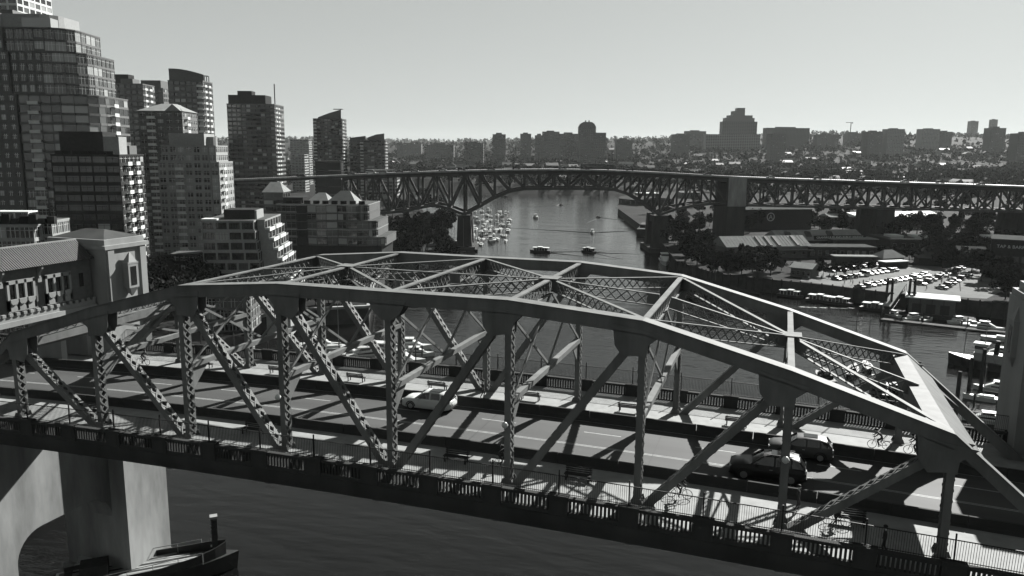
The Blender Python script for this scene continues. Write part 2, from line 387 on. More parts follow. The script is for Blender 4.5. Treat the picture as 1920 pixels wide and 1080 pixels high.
for i, sg in ((0, -1), (8, 1)):      # portals: solid box strut and haunched plate along the end posts
    x, h = nx(i), nh(i); sx = sg
    zb = zc(nx(9)); dx, dz = PN*sx, (zb-h); ln = math.hypot(dx, dz); tx, tz = dx/ln, dz/ln
    pr = [(x-sx*1.1, h-.02), (x, h-.02), (x+tx*2.6, h-.02+tz*2.6), (x+tx*2.6-sx*.5, h+tz*2.6-.5), (x-sx*1.1, h-1.3)]
    MB().xprism(pr if sg < 0 else pr[::-1], yn, yf).build('portal_strut', STEEL, BR)
    for ys, s2 in ((yn, 1), (yf, -1)):
        b_ = MB(); P_ = lambda t, w_, o_: (x+tx*t+sx*.35*o_, ys+s2*w_, h-.3+tz*t+.3*o_)
        prof = [(2.4, 0), (5.4, 0), (5.2, .5), (3.6, 1.6), (2.4, 3.4)]
        b_.add([P_(t, w_, 0) for t, w_ in prof]+[P_(t, w_, -.15) for t, w_ in prof], [(0,1,2,3,4),(9,8,7,6,5)]+[(k,(k+1)%5,5+(k+1)%5,5+k) for k in range(5)])
        b_.build('portal_haunch', STEEL, BR)
# --- balustrades
def balu(y, side, label, flabel):
    t = thing('balustrade', label, 'balustrade', (0,y,0)); f = thing('safety_fence', flabel, 'fence', (0,y,0))
    b_ = MB(); b_.box(-1.62,1.62,-.16,.16,.0,.26); b_.box(-1.62,1.62,-.19,.19,1.04,1.24)
    for k in range(13):
        x = -1.5+k*.25; b_.box(x-.065, x+.065, -.11, .11, .255, 1.045)
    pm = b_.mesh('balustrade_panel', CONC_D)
    c = MB(); c.box(-.615,.615,-.24,.24,0,1.2); c.box(-.66,.66,-.28,.28,1.2,1.34); c.box(-.4,.4,-.26,.26,.2,1.0); km = c.mesh('pilaster', CONC_D)
    fm = MB()
    for k in range(34):
        x = -2.18+k*.132; fm.beam((x,0,1.27),(x,0,2.55),.022,.022,(0,1,0))
    fm.box(-2.24,2.24,-.025,.025,2.55,2.6); fm.box(-2.24,2.24,-.02,.02,1.36,1.4); fbm = fm.mesh('fence_panel', IRON)
    pb = MB().box(-.04,.04,-.04,.04,1.34,2.95).mesh('fence_post', IRON)
    for k in range(-24, 16):
        x = k*4.48+2.24; rot = (0, math.atan2(zc(x-.5)-zc(x+.5), 1), 0)
        if x < -66 or x > 62: continue
        place(pm, 'balustrade_panel', t, (x,0,zc(x)-.03), rot=rot); place(km, 'pilaster', t, (x+2.24,0,zc(x+2.24)-.03), rot=rot)
        place(fbm, 'fence_panel', f, (x,0,zc(x)), rot=rot); place(pb, 'fence_post', f, (x+2.24,0,zc(x+2.24)))
balu(-3.25, -1, 'slotted concrete balustrade along the near edge of the truss bridge', 'thin dark picket fence on top of the near balustrade')
balu(22.65, 1, 'slotted concrete balustrade along the far edge of the truss bridge', 'thin dark picket fence on top of the far balustrade')
# --- benches
def bench(x, y, rz, label, group):
    t = thing('bench', label, 'bench', (x, y, .151+zc(x)), rz, group)
    for k in range(4): MB().box(-.95,.95,-.26+k*.14,-.15+k*.14,.43,.47).build('seat_slat', TIMBER, t)
    for k in range(3): MB().beam((-.95,.3+k*.03,.56+k*.14),(.95,.3+k*.03,.56+k*.14),.03,.1).build('back_slat', TIMBER, t)
    for sx in (-.8, .8):
        b_ = MB(); b_.box(sx-.04,sx+.04,-.26,-.2,0,.43); b_.box(sx-.04,sx+.04,.2,.26,0,.43); b_.box(sx-.035,sx+.035,-.2,.2,.38,.428); b_.beam((sx,.24,.43),(sx,.37,.95),.06,.04); b_.build('leg_frame', IRON, t)
for k, x in enumerate((-31.5, -22.3, -13.2, -4.4, 4.9, 14.0, 23.2)): bench(x, 17.9, math.pi, ORD[k]+' slatted bench from the left on the far sidewalk beside the truss posts', 'benches on the far sidewalk')
for k, x in enumerate((-30.5, -13.5, 4.2, 13.4, 31.0)): bench(x, 1.9, 0, ORD[k]+' slatted bench from the left on the near sidewalk behind the truss posts', 'benches on the near sidewalk')
# --- lamps clamped to near posts
def post_lamp(i, label):
    x = nx(i); t = thing('post_lamp', label, 'lamp', (x, -.42, 4.4), 0, 'lamps clamped to the truss posts')
    MB().tube((0,.02,0),(0,-.45,.12),.035).build('arm', IRON, t)
    h_ = MB(); h_.loft([[(math.cos(a)*r, -.5+math.sin(a)*r, z) for a in [k*math.pi/4 for k in range(8)]] for r, z in ((.07,-.12),(.2,-.02),(.24,.12),(.16,.27),(.05,.33))]); h_.build('globe', HULL_W, t, smooth=True)
post_lamp(3, 'small globe lamp clamped to the third laced post from the left'); post_lamp(5, 'small globe lamp clamped to the near post left of the cyclist'); post_lamp(7, 'small globe lamp clamped to the near post in front of the dark car')
# ------------------------------------------------------------------ concrete piers and portal towers of the truss bridge
TX0, TX1 = 46.0, 55.8           # tower extent along the bridge
def tower(sg, y0, y1, label):
    """sg=-1 left end, +1 right end; block from the water to above the roadway"""
    x0, x1 = (-TX1, -TX0) if sg < 0 else (44.2, 54.0)
    xf = -TX0 if sg < 0 else 44.2          # face towards the span
    yo = y1 if y0 > YC else y0
    t = thing('portal_tower', label, 'tower', ((x0+x1)/2, (y0+y1)/2, WZ), 0)
    ox, oy, oz = (x0+x1)/2, (y0+y1)/2, WZ
    def B(n, a, b_, c, d, e, f, M_=STUCCO, par=t): return MB().box(a-ox,b_-ox,c-oy,d-oy,e-oz,f-oz).build(n, M_, par)
    B('footing', x0-.5, x1+.5, y0-.5, y1+.5, WZ-3, WZ+1.8, CONC)
    B('pier_leg', x0, x1, y0, y1, WZ+1.8, -2.0, CONC)
    B('tower_shaft', x0+(.6 if sg < 0 else .1), x1-.5, y0+.25, y1-.25, -2.0, 11.3)
    B('cornice', x0+.3, x1-.2, y0, y1, 11.3, 11.75); B('parapet', x0+.7, x1-.6, y0+.35, y1-.35, 11.75, 12.4)
    r_ = MB(); cx, cy = 0, 0; hx, hy = (x1-x0)/2-.9, (y1-y0)/2-.6
    r_.add([(-hx,-hy,12.4-oz),(hx,-hy,12.4-oz),(hx,hy,12.4-oz),(-hx,hy,12.4-oz),(-hx*.35,0,13.3-oz),(hx*.35,0,13.3-oz)], [(0,1,5,4),(1,2,5),(2,3,4,5),(3,0,4)]); r_.build('roof', METALROOF_D, t)
    # buttress ribs and a lantern bay on the span face
    fx = (xf-.5 if sg < 0 else xf+.6); d = -sg
    for yy in (y0+.9, y1-.9): B('pilaster_strip', min(fx,fx+d*.22), max(fx,fx+d*.22), yy-.45, yy+.45, -1.9, 11.2)
    bay = B('lantern_bay', min(fx,fx+d*.9), max(fx,fx+d*.9), oy-.75, oy+.75, 6.6, 9.4)
    c = MB(); c.loft([[(fx-ox+d*.45+a*.48, b_*.8, z-oz) for a, b_ in ((-1,-1),(1,-1),(1,1),(-1,1))] for z in (9.4,9.6)]); c.loft([[(fx-ox+d*.45+a*k, b_*k*1.4, z-oz) for a, b_ in ((-1,-1),(1,-1),(1,1),(-1,1))] for k, z in ((.46,9.6),(.05,10.7))])
    c.loft([[(fx-ox+d*.45+a*k, b_*k*1.4, z-oz) for a, b_ in ((-1,-1),(1,-1),(1,1),(-1,1))] for k, z in ((.05,5.6),(.46,6.6))]); c.build('lantern_cap', STUCCO, bay)
    wx = fx+d*.91
    MB().box(min(wx,wx+d*.02)-ox, max(wx,wx+d*.02)-ox, -.42, .42, 6.9-oz, 9.1-oz).build('pane', GLASS, bay)
    # slits on the side facing the roadway
    yi = (y0+.25) if y0 > YC else (y1-.25); dy = -1 if y0 > YC else 1
    for q in (-1.6, .2):
        B('light_strip', ox+q, ox+q+.14, min(yi,yi+dy*.06), max(yi,yi+dy*.06), 1.0, 10.6, WHITE)
    for k in range(4): B('band', ox+q-.35, ox+q+.5, min(yi,yi+dy*.08), max(yi,yi+dy*.08), 7.2+k*.5, 7.4+k*.5)
    return t
tower(-1, 20.2, 26.8, 'pale concrete portal tower with a lantern bay beyond the left end of the bridge')
tower(-1, -7.4, -.8, 'concrete portal tower at the near left end of the bridge')
tower(1, 20.2, 26.8, 'dark shaded concrete portal tower at the right edge behind the bridge end')
tower(1, -7.4, -.8, 'concrete portal tower at the near right end of the bridge')
def cross_wall(sg, label):          # pier wall with two round-cornered openings between the legs
    xa, xb = sorted((sg*48.3, sg*51.6)); y0, y1 = -.8, 20.2; zt0 = -17.8; zb = WZ-2
    b_ = MB(); rr = 3.2; n_ = 8
    b_.yprism([(y0, zt0), (y1, zt0), (y1, -2.4), (y0, -2.4)], xa, xb)
    b_.yprism([(4.6, zb), (7.6, zb), (7.6, zt0), (4.6, zt0)], xa, xb)
    for yc_, d in ((7.6, 1), (4.6, -1), (y1, -1), (y0, 1)):          # rounded haunches in the opening corners
        for k in range(n_):
            t0, t1 = math.pi/2*k/n_, math.pi/2*(k+1)/n_
            p = [(yc_+d*rr*(1-math.cos(t)), zt0-rr*(1-math.sin(t))) for t in (t0, t1)]
            q = [(p[0][0], p[0][1]), (p[1][0], p[1][1]), (p[1][0], zt0), (p[0][0], zt0)]
            b_.yprism(q if d > 0 else q[::-1], xa, xb)
    tag(b_.build('pier_arch_wall', CONC), label, 'pier')
cross_wall(-1, 'pale concrete arched pier wall under the left end of the bridge'); cross_wall(1, 'concrete arched pier wall under the right end of the bridge')
def gallery(sg, label):
    t = thing('portal_gallery', label, 'gallery', (sg*50.4, YC, 0))
    x0, x1 = -1.9, 1.9; d = -sg; y0, y1 = -10.5+.02, 10.5-.02
    MB().box(x0, x1, y0, y1, 5.6, 10.4).build('wall', BRICK, t)
    MB().box(x0-.35, x1+.35, y0, y1, 5.1, 5.6).build('cornice', STUCCO, t)
    MB().box(x0-.55, x1+.55, y0, y1, 4.55, 5.1).build('balcony_slab', STUCCO, t)
    b_ = MB()
    for k in range(26):
        y = y0+.5+k*.8
        for xx in (x1+.35, x0-.35): b_.box(xx-.15, xx+.15, y, y+.4, 5.62, 5.92)
    b_.build('dentils', STUCCO, t, kind='stuff')
    rf = MB().xprism([(-2.6,10.4),(2.6,10.4),(0,12.3)], y0-.0, y1).build('roof', TILE, t)
    b_ = MB()
    for k in range(76):
        y = y0+.14+k*.275
        for sx in (-1, 1): b_.beam((sx*2.7, y, 10.38), (sx*.02, y, 12.36), .15, .12)
    b_.build('tile_row', TILE, rf, kind='stuff'); MB().box(-.14,.14,y0,y1,12.3,12.45).build('ridge_cap', STUCCO, rf)
    fx = d*1.9
    for gi, yc_ in enumerate((-7.6, -3.1, 1.4, 5.9)):
        w_ = MB(); xa, xb = sorted((fx, fx+d*.28))
        for yy in (-1.5, -.5, .5, 1.5): w_.box(xa, xb, yc_+yy-.13, yc_+yy+.13, 6.1, 9.2)
        w_.box(xa, xb, yc_-1.63, yc_+1.63, 8.85, 9.25); w_.box(xa, xb+0, yc_-1.63, yc_+1.63, 6.0, 7.25)
        sr = w_.build('window_surround', STUCCO, t)
        for yy in (-1, 0, 1):
            xa2, xb2 = sorted((fx+d*.02, fx+d*.06)); MB().box(xa2, xb2, yc_+yy-.37, yc_+yy+.37, 7.25, 8.85).build('window', GLASS, t)
            c = MB(); xs = sorted((fx+d*.24, fx+d*.42)); c.yprism([(yc_+yy-.42,7.0),(yc_+yy-.25,6.75),(yc_+yy+.25,6.75),(yc_+yy+.42,7.0),(yc_+yy+.42,7.3),(yc_+yy-.42,7.3)], xs[0], xs[1]); c.build('sill', STUCCO, sr)
        # scrolled eave brackets
        br = MB(); yb = yc_-2.2
        br.yprism([(yb-.12,9.1),(yb+.12,9.1),(yb+.12,10.3),(yb-.12,10.3)], *sorted((fx, fx+d*.25)))
        br.xprism([(fx+d*.25,9.6),(fx+d*.45,9.75),(fx+d*.7,10.05),(fx+d*.72,10.3),(fx+d*.25,10.3)], yb-.12, yb+.12); br.build('bracket', STUCCO, t)
        MB().box(*sorted((fx, fx+d*.2)), yb-.22, yb+.22, 8.6, 9.09).build('bracket_block', STUCCO, t)
    MB().box(*sorted((fx+d*.003, fx+d*.05)), 8.8, 9.35, 7.3, 8.8).build('window', GLASS, t)
    for sy in (-1, 1):       # arched side walls over the sidewalks
        for a_, b2 in ((5.7, 6.4), (9.2, 10.46)):
            MB().box(x0, x1, *sorted((sy*a_, sy*b2)), -.8, 4.54).build('side_pier', STUCCO, t)
        MB().box(x0+.02, x1-.02, *sorted((sy*6.41, sy*9.19)), 2.9, 4.53).build('side_lintel', STUCCO, t)
gallery(-1, 'tile-roofed concrete gallery with window groups spanning the road at left'); gallery(1, 'tile-roofed concrete gallery spanning the road at the right end of the bridge')
# ------------------------------------------------------------------ trees
def quads(name, V, midx, mats):
    n = len(V)//4; me = bpy.data.meshes.new(name)
    me.vertices.add(n*4); me.vertices.foreach_set('co', np.ascontiguousarray(V, dtype=np.float32).ravel())
    me.loops.add(n*4); me.loops.foreach_set('vertex_index', np.arange(n*4, dtype=np.int32))
    me.polygons.add(n); me.polygons.foreach_set('loop_start', np.arange(0, n*4, 4, dtype=np.int32)); me.polygons.foreach_set('loop_total', np.full(n, 4, dtype=np.int32))
    for m_ in mats: me.materials.append(m_)
    me.polygons.foreach_set('material_index', np.asarray(midx, dtype=np.int32)); me.update(calc_edges=True); me.validate(); return me
def leaves(centers, size, jit):
    """one quad per centre, random orientation"""
    n = len(centers); a = rng.normal(size=(n,3)); a /= np.linalg.norm(a, axis=1)[:,None]; b_ = rng.normal(size=(n,3)); b_ -= a*(a*b_).sum(1)[:,None]; b_ /= np.linalg.norm(b_, axis=1)[:,None]
    s = size*rng.uniform(1-jit, 1+jit, (n,1)); a = a*s; b_ = b_*s*.7
    return np.stack([centers-a-b_, centers+a-b_*.6, centers+a*.8+b_, centers-a*.7+b_*.9], 1).reshape(-1,3)
def crown(seed, n, shape, size, ncl=22):
    """unit crown: height 1, base at 0"""
    global rng; rng = np.random.default_rng(seed)
    if shape == 'cone':
        h = rng.uniform(.05, 1, n)**1.15; rad = .26*(1-h)+.012; tier_ = .75+.25*np.cos(h*38); th = rng.uniform(0, 6.283, n); rr = rad*tier_*np.sqrt(rng.uniform(.25,1,n))
        c = np.stack([rr*np.cos(th), rr*np.sin(th), h], 1); mi = rng.choice(3, n, p=[.7,.25,.05])
    else:
        wd = {'round':.42,'tall':.27,'wide':.58}[shape]
        cl = rng.normal(size=(ncl,3)); cl /= np.linalg.norm(cl,axis=1)[:,None]; cl *= rng.uniform(.35,.95,(ncl,1)); cl[:,2] = np.where(cl[:,2] < -.55, -cl[:,2], cl[:,2])
        cr = rng.uniform(.2,.42,ncl); k = rng.integers(0,ncl,n); d = rng.normal(size=(n,3)); d /= np.linalg.norm(d,axis=1)[:,None]; d *= (rng.uniform(.2,1,n)**.45)[:,None]
        c = cl[k]+d*cr[k][:,None]; c = c*np.array([wd,wd,.40])+np.array([0,0,.58]); cm = rng.choice(3, ncl, p=[.5,.38,.12]); mi = cm[k]; sw = rng.uniform(size=n) < .25; mi = np.where(sw, rng.integers(0,3,n), mi)
    return c, mi
CR = {}
def crown_mesh(shape, k, n=700, size=.05):
    key = (shape, k, n)
    if key not in CR:
        c, mi = crown(100+k*7+len(shape), n, shape, size); CR[key] = quads('crown', leaves(c, size, .4), mi, LEAF)
    return CR[key]
TRK = {}
def trunk_mesh(k):
    if k not in TRK:
        b_ = MB(); b_.tube((0,0,-.02),(0.01,0,.35),.022,.014,7); rnd = random.Random(k)
        for q in range(6):
            a = rnd.uniform(0,6.28); z = rnd.uniform(.25,.38); b_.tube((.008,0,z),(.2*math.cos(a),.2*math.sin(a),z+rnd.uniform(.15,.3)),.01,.003,5)
        b_.tube((.01,0,.34),(0,0.02,.75),.014,.003,6); TRK[k] = b_.mesh('trunk', BARK)
    return TRK[k]
def tree(x, y, z, h, shape, label, group, k=0, n=1700, wide=1.0):
    t = thing('conifer_tree' if shape == 'cone' else 'leafy_tree', label, 'tree', (x,y,z), random.uniform(0,6.28), group)
    t.scale = (h*wide, h*wide, h)
    place(trunk_mesh(k%3), 'trunk', t); place(crown_mesh(shape, k, n, .03), 'crown', t)
    return t
def trees_px(lst, D0, label, group, hs=(8,12), shapes=('round','wide','tall'), n=1700, z=LZ):
    for j, (px, D) in enumerate(lst):
        s = (px-960)/FPX*D; p = fr(D, s, z); tree(p[0], p[1], z-.05, random.uniform(*hs), shapes[j%len(shapes)], {'round':'round-crowned ','wide':'broad-crowned ','tall':'tall narrow '}[shapes[j%len(shapes)]]+label, group, j%4, n, random.uniform(.9,1.25))
def forest(name, P, H, label, n=26, cone=.15, size=.11, W=(.8,1.3)):
    """many far trees as one mass; P base points, H heights"""
    tm = []
    for q in range(5): tm.append(crown(300+q, n, 'round' if q < 3 else ('wide' if q == 3 else 'cone'), size, 9))
    Vs, Ms = [], []
    ch = rng.choice(5, len(P), p=[.26,.25,.22,.27-cone/2-.0+.0, cone/2]) if False else rng.integers(0, 5, len(P))
    for q in range(5):
        sel = np.where(ch == q)[0]
        if not len(sel): continue
        c, mi = tm[q]; Lq = leaves(c, size, .4)                       # (4n,3)
        for v in range(3):
            ss = sel[v::3]
            if not len(ss): continue
            th = rng.uniform(0,6.28,len(ss)); ca, sa = np.cos(th), np.sin(th); wv = rng.uniform(*W, len(ss))*H[ss]
            X = (Lq[None,:,0]*ca[:,None]-Lq[None,:,1]*sa[:,None])*wv[:,None]+P[ss,0][:,None]
            Y = (Lq[None,:,0]*sa[:,None]+Lq[None,:,1]*ca[:,None])*wv[:,None]+P[ss,1][:,None]
            Z = (Lq[None,:,2]-.12)*H[ss][:,None]+P[ss,2][:,None]
            Vs.append(np.stack([X,Y,Z],2).reshape(-1,3)); sh = rng.integers(0,3,len(ss)); Ms.append((np.where(rng.uniform(size=(len(ss),n))<.5, sh[:,None], mi[None,:])).ravel())
    me = quads(name, np.concatenate(Vs), np.concatenate(Ms), LEAF)
    o = place(me, name, kind='stuff'); o['label'] = label; return o
def scatter(nT, D0, D1, s0, s1, pw=1.0):
    """s as fraction of D"""
    D = D0+(D1-D0)*rng.uniform(size=nT)**pw; q = rng.uniform(s0, s1, nT); return D, q*D
def hill_forest(name, nT, D0, D1, q0, q1, hs, label, n, size, pw=1.0, keep=None):
    D, s = scatter(nT, D0, D1, q0, q1, pw); z = hill(D, s); ok = z > -28
    if keep is not None: ok &= keep(D, s)
    D, s, z = D[ok], s[ok], z[ok]; P = np.stack([CAM[0]+FH[0]*D+EH[0]*s, CAM[1]+FH[1]*D+EH[1]*s, z], 1)
    return forest(name, P, rng.uniform(*hs, len(P)), label, n, size=size)
clump = lambda D, s: (np.sin(D/47.)+np.sin(s/31.+D/90.)+np.sin(s/13.)*.6) > -.5
hill_forest('hillside_wood', 2300, 900, 1350, -.75, .75, (9,18), 'dark leafy wood along the far shore', 120, .075, keep=lambda D, s: (D < shore_D(s)+130) | clump(D, s))
hill_forest('hillside_wood', 10500, 1150, 2400, -.75, .75, (8,15), 'leafy hillside of street trees among houses', 34, .12, keep=clump)
hill_forest('hillside_wood', 4200, 2200, 6600, -.75, .75, (12,26), 'hazy tree line along the horizon', 18, .16, pw=.8)
# ------------------------------------------------------------------ buildings
PANE = {}
def pane_mesh(w_, h_, gi, fm, mull):
    key = (round(w_,2), round(h_,2), gi, fm.name, mull)
    if key not in PANE:
        b_ = MB(); b_.box(-w_/2, w_/2, -.03, .03, 0, h_, 0)
        for k in range(1, mull+1): x = -w_/2+w_*k/(mull+1); b_.box(x-.05, x+.05, -.07, -.031, 0, h_, 1)
        b_.box(-w_/2, w_/2, -.065, -.031, h_*.68, h_*.68+.07, 1)
        PANE[key] = b_.mesh('window', [(GLASS, GLASS_M, GLASS_P)[gi], fm])
    return PANE[key]
def shrink(poly, d):
    cx = sum(p[0] for p in poly)/len(poly); cy = sum(p[1] for p in poly)/len(poly); o = []
    for x, y in poly:
        l = math.hypot(x-cx, y-cy); k = (l-d*1.35)/l; o.append((cx+(x-cx)*k, cy+(y-cy)*k))
    return o
BUD = {}
def tier(t, poly, z0, z1, fh, bay, wall, vis, win='join', sill=.95, head=.3, pier=.5, fr_=None, mull=1, balc=None, roof=True, pal=(.62,.26,.12), band=None, seed=1, pe=None):
    sill0, pier0 = sill, pier; rnd = random.Random(seed*31+len(poly)); fr_ = fr_ or WHITE; band = band or wall
    core = shrink(poly, .3); MB().prism(core, z0, z1).build('core', DARK, t)
    Wl, Bn, J = MB(), MB(), [MB(), MB(), MB()]; nf = max(1, round((z1-z0)/fh)); fh = (z1-z0)/nf
    bm = None
    for ei in range(len(poly)):
        p, q = np.array(poly[ei], float), np.array(poly[(ei+1)%len(poly)], float); Ln = np.linalg.norm(q-p); u = (q-p)/Ln; nr = np.array([u[1], -u[0]]); ang = math.atan2(u[1], u[0])
        def eb(M_, s0, s1, o0, o1, a, b_):
            c = [p+u*s0+nr*o0, p+u*s1+nr*o0, p+u*s1+nr*o1, p+u*s0+nr*o1]; M_.prism([tuple(v) for v in c], a, b_)
        if ei not in vis:
            eb(Wl, .302, Ln, -.3, 0, z0, z1); continue
        bay_, sill, pier = (pe or {}).get(ei, (bay, sill0, pier0)); nb = max(1, round(Ln/bay_)); bw = Ln/nb
        for k in range(nb+1):
            c = k*bw; a, b_ = max(.303, c-pier/2), min(Ln-.003, c+pier/2)
            if b_ > a: eb(Wl, a, b_, -.3, -.012, z0, z1)
        for f in range(nf):
            zf = z0+f*fh; eb(Bn, .301, Ln, -.29, .0, zf, zf+sill); eb(Bn, .301, Ln, -.292, .02, zf+fh-head, zf+fh-.002)
            for k in range(nb):
                cc = (k+.5)*bw; wv = bw-pier+.06; hv = fh-sill-head+.04; gi = rnd.choices((0,1,2), pal)[0]; c = p+u*cc-nr*.16
                if win == 'obj' and BUD.get(t.name, 0) < 300:
                    BUD[t.name] = BUD.get(t.name, 0)+1; place(pane_mesh(wv, hv, gi, fr_.get(ei, IRON) if isinstance(fr_, dict) else fr_, mull), 'window', t, (c[0], c[1], zf+sill-.02), ang)
                else: eb(J[gi], cc-wv/2, cc+wv/2, -.19, -.13, zf+sill-.02, zf+sill-.02+hv)
                if balc and (ei, k) in balc and f > 0:
                    if bm is None:
                        bm = MB(); bm.box(-bw/2+.1, bw/2-.1, -1.25, -.021, -.1, .08); bm.box(-bw/2+.1, bw/2-.1, -1.25, -1.19, .08, 1.0); bm = bm.mesh('balcony', WHITE if isinstance(fr_, dict) else fr_)
                    c2 = p+u*cc; place(bm, 'balcony', t, (c2[0], c2[1], zf), ang)
    if Wl.f: Wl.build('wall', wall, t, kind='stuff' if len(Wl.f) > 60 else None)
    if Bn.f: Bn.build('floor_bands', band, t, kind='stuff')
    for gi in range(3):
        if J[gi].f: J[gi].build('small_windows', (GLASS, GLASS_M, GLASS_P)[gi], t, kind='stuff')
    if roof: MB().prism(shrink(poly, -.12), z1, z1+.35, 0, 1).build('roof_slab', [band, GRAVEL], t)
def foot(pxL, pxR, px2, py, D, rdeg):
    r = R_(rdeg); B = at(pxR, py, D)[:2]; e = np.array([math.cos(r), math.sin(r)]); n_ = np.array([-e[1], e[0]]); C2 = CAM[:2]
    def isect(px, dv):
        d = ray(px, py)[:2]; M_ = np.array([[d[0], -dv[0]], [d[1], -dv[1]]]); return np.linalg.solve(M_, B-C2)[1]
    w_ = -isect(pxL, e); d_ = isect(px2, n_)
    return B-e*w_, w_, d_
def zt(px, py, D): return float(at(px, py, D)[2])
def block(name, label, cat, pxL, pxR, px2, ytop, D, r, fh, bay, wall, win='join', py=None, z0=LZ, group=None, dmax=40, **kw):
    A, w_, d_ = foot(pxL, pxR, px2, py or ytop+40, D, r); d_ = max(8, min(d_, dmax)) if d_ > 0 else dmax*.6
    t = thing(name, label, cat, (A[0], A[1], z0-.1), R_(r), group); h = zt(pxR, ytop, D)-z0+.1
    tier(t, [(0,0),(w_,0),(w_,d_),(0,d_)], 0, h, fh, bay, wall, (0,1), win, **kw)
    return t, w_, d_, h
def bx(t, name, M_, *a): return MB().box(*a).build(name, M_, t)

# T1: the tall tower with a curved glazed end
D1 = 265; A, w1, d1 = foot(-70, 176, 236, 230, D1, 22)
T = thing('apartment_tower', 'tall stepped apartment tower with curved glass end at the upper left', 'building', (A[0], A[1], LZ-.1), R_(22))
def rounded(w_, d_, r): return [(0,0),(w_*.42,0),(w_*.42,.6),(w_*.68,.6),(w_*.68,0),(w_-r,0)]+[(w_-r+r*math.sin(a), r*1.0-r*math.cos(a)) for a in (.4,.8,1.2,math.pi/2)]+[(w_,d_),(0,d_)]
h1, h2, h3 = [zt(190, y, D1)-LZ for y in (178, 98, 54)]
# the top tiers first: they show largest
tier(T, rounded(w1-5.5, 22, 8), h2, h3, 3.0, 3.3, GREY, tuple(range(10)), 'obj', sill=.4, pier=.2, band=GREY, seed=3, mull=2, pe={0:(4.2,1.1,1.0),4:(3,.9,.6)})
tier(T, rounded(w1-2.6, 25, 9), h1, h2, 3.0, 3.3, GREY, tuple(range(10)), 'obj', sill=.4, pier=.2, band=GREY, seed=4, mull=2, pe={0:(3.4,1.0,1.5),2:(2.6,.9,.9)})
tier(T, rounded(w1, 28, 10), 0, h1, 3.0, 3.3, GREY, tuple(range(10)), 'obj', sill=.5, pier=.25, band=GREY, seed=5, mull=2, balc=[(2,1),(9,1)], fr_=WHITE, pe={0:(3.0,1.1,1.4),4:(3.2,.7,.5)})
b_ = MB(); b_.prism(shrink(rounded(w1-9, 18, 8), 1), h3+.36, h3+4.6); b_.build('penthouse_drum', CREAM, T); bx(T, 'penthouse_glass', GLASS_P, w1-20, w1-11, -.02, 6, h3+.36, h3+3.2)
bx(T, 'roof_plant', GREY, 2, w1-24, 3, 14, h3+.36, h3+6.0)
# T0: tower with white grid far upper left
t, w_, d_, h = block('apartment_tower', 'tower with white gridded facade cut off by the top left corner', 'building', -40, 32, 97, -60, 380, 18, 3.2, 5, WHITE, 'join', sill=.7, pier=.9, fr_=WHITE, py=10)
# T2: dark tower with lit window columns
D2 = 238
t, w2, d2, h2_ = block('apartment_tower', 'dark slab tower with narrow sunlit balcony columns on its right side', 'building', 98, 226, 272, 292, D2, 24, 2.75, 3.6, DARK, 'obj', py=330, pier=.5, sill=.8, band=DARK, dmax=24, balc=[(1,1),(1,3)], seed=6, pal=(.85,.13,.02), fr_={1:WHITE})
b_ = MB(); zq = zt(192, 246, D2)-LZ
bx(t, 'penthouse', DARK, w2*.08, w2*.72, 3, 13, h2_+.36, zq); bx(t, 'penthouse_wall', CREAM, w2*.72+.01, w2*.72+4.5, 3, 9, h2_+.36, zq-1.4); bx(t, 'roof_hut', GREY, w2*.8, w2*.97, 10, 16, h2_+.36, h2_+3)
for k in range(7):
    bx(t, 'planter', LEAF[0], 1+k*w2/8, 1+k*w2/8+2, .6, 1.6, h2_+.36, h2_+1.3)
# white slim tower sliver beside T1
block('apartment_tower', 'slim tower sliver with lit windows right of the tall curved tower', 'building', 205, 217, 231, 204, 330, 22, 3.0, 3.2, GREY, 'join', dmax=14, fr_=WHITE, band=CREAM, seed=8)
# back group
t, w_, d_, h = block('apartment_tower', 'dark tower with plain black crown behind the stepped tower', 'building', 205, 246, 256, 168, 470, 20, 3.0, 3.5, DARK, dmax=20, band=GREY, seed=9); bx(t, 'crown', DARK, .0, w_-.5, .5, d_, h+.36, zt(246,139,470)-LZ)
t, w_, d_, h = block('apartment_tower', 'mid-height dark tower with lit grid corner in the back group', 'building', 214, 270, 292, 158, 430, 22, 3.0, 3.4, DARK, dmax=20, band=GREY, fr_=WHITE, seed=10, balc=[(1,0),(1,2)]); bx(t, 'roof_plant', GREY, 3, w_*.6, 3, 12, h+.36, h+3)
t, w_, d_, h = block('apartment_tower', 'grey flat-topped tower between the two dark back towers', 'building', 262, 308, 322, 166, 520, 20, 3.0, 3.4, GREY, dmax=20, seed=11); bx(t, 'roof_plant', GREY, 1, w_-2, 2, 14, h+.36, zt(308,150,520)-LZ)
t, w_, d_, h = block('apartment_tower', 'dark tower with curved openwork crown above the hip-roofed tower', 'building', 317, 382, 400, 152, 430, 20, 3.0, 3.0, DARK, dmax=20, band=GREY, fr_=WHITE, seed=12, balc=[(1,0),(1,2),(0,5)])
hc = zt(382,128,430)-LZ; b_ = MB(); n_ = 10
for k in range(n_):
    a0, a1 = k/n_, (k+1)/n_; ya, yb = 2-2.2*math.sin(a0*math.pi), 2-2.2*math.sin(a1*math.pi)
    b_.add([(a0*w_,ya,h+.36),(a1*w_,yb,h+.36),(a1*w_,yb,hc-a1*a1*3),(a0*w_,ya,hc-a0*a0*3),(a0*w_,ya+.4,h+.36),(a1*w_,yb+.4,h+.36),(a1*w_,yb+.4,hc-a1*a1*3),(a0*w_,ya+.4,hc-a0*a0*3)], [(0,1,2,3),(7,6,5,4),(3,2,6,7),(0,3,7,4),(1,5,6,2)])
b_.build('crown_screen', GREY, t)
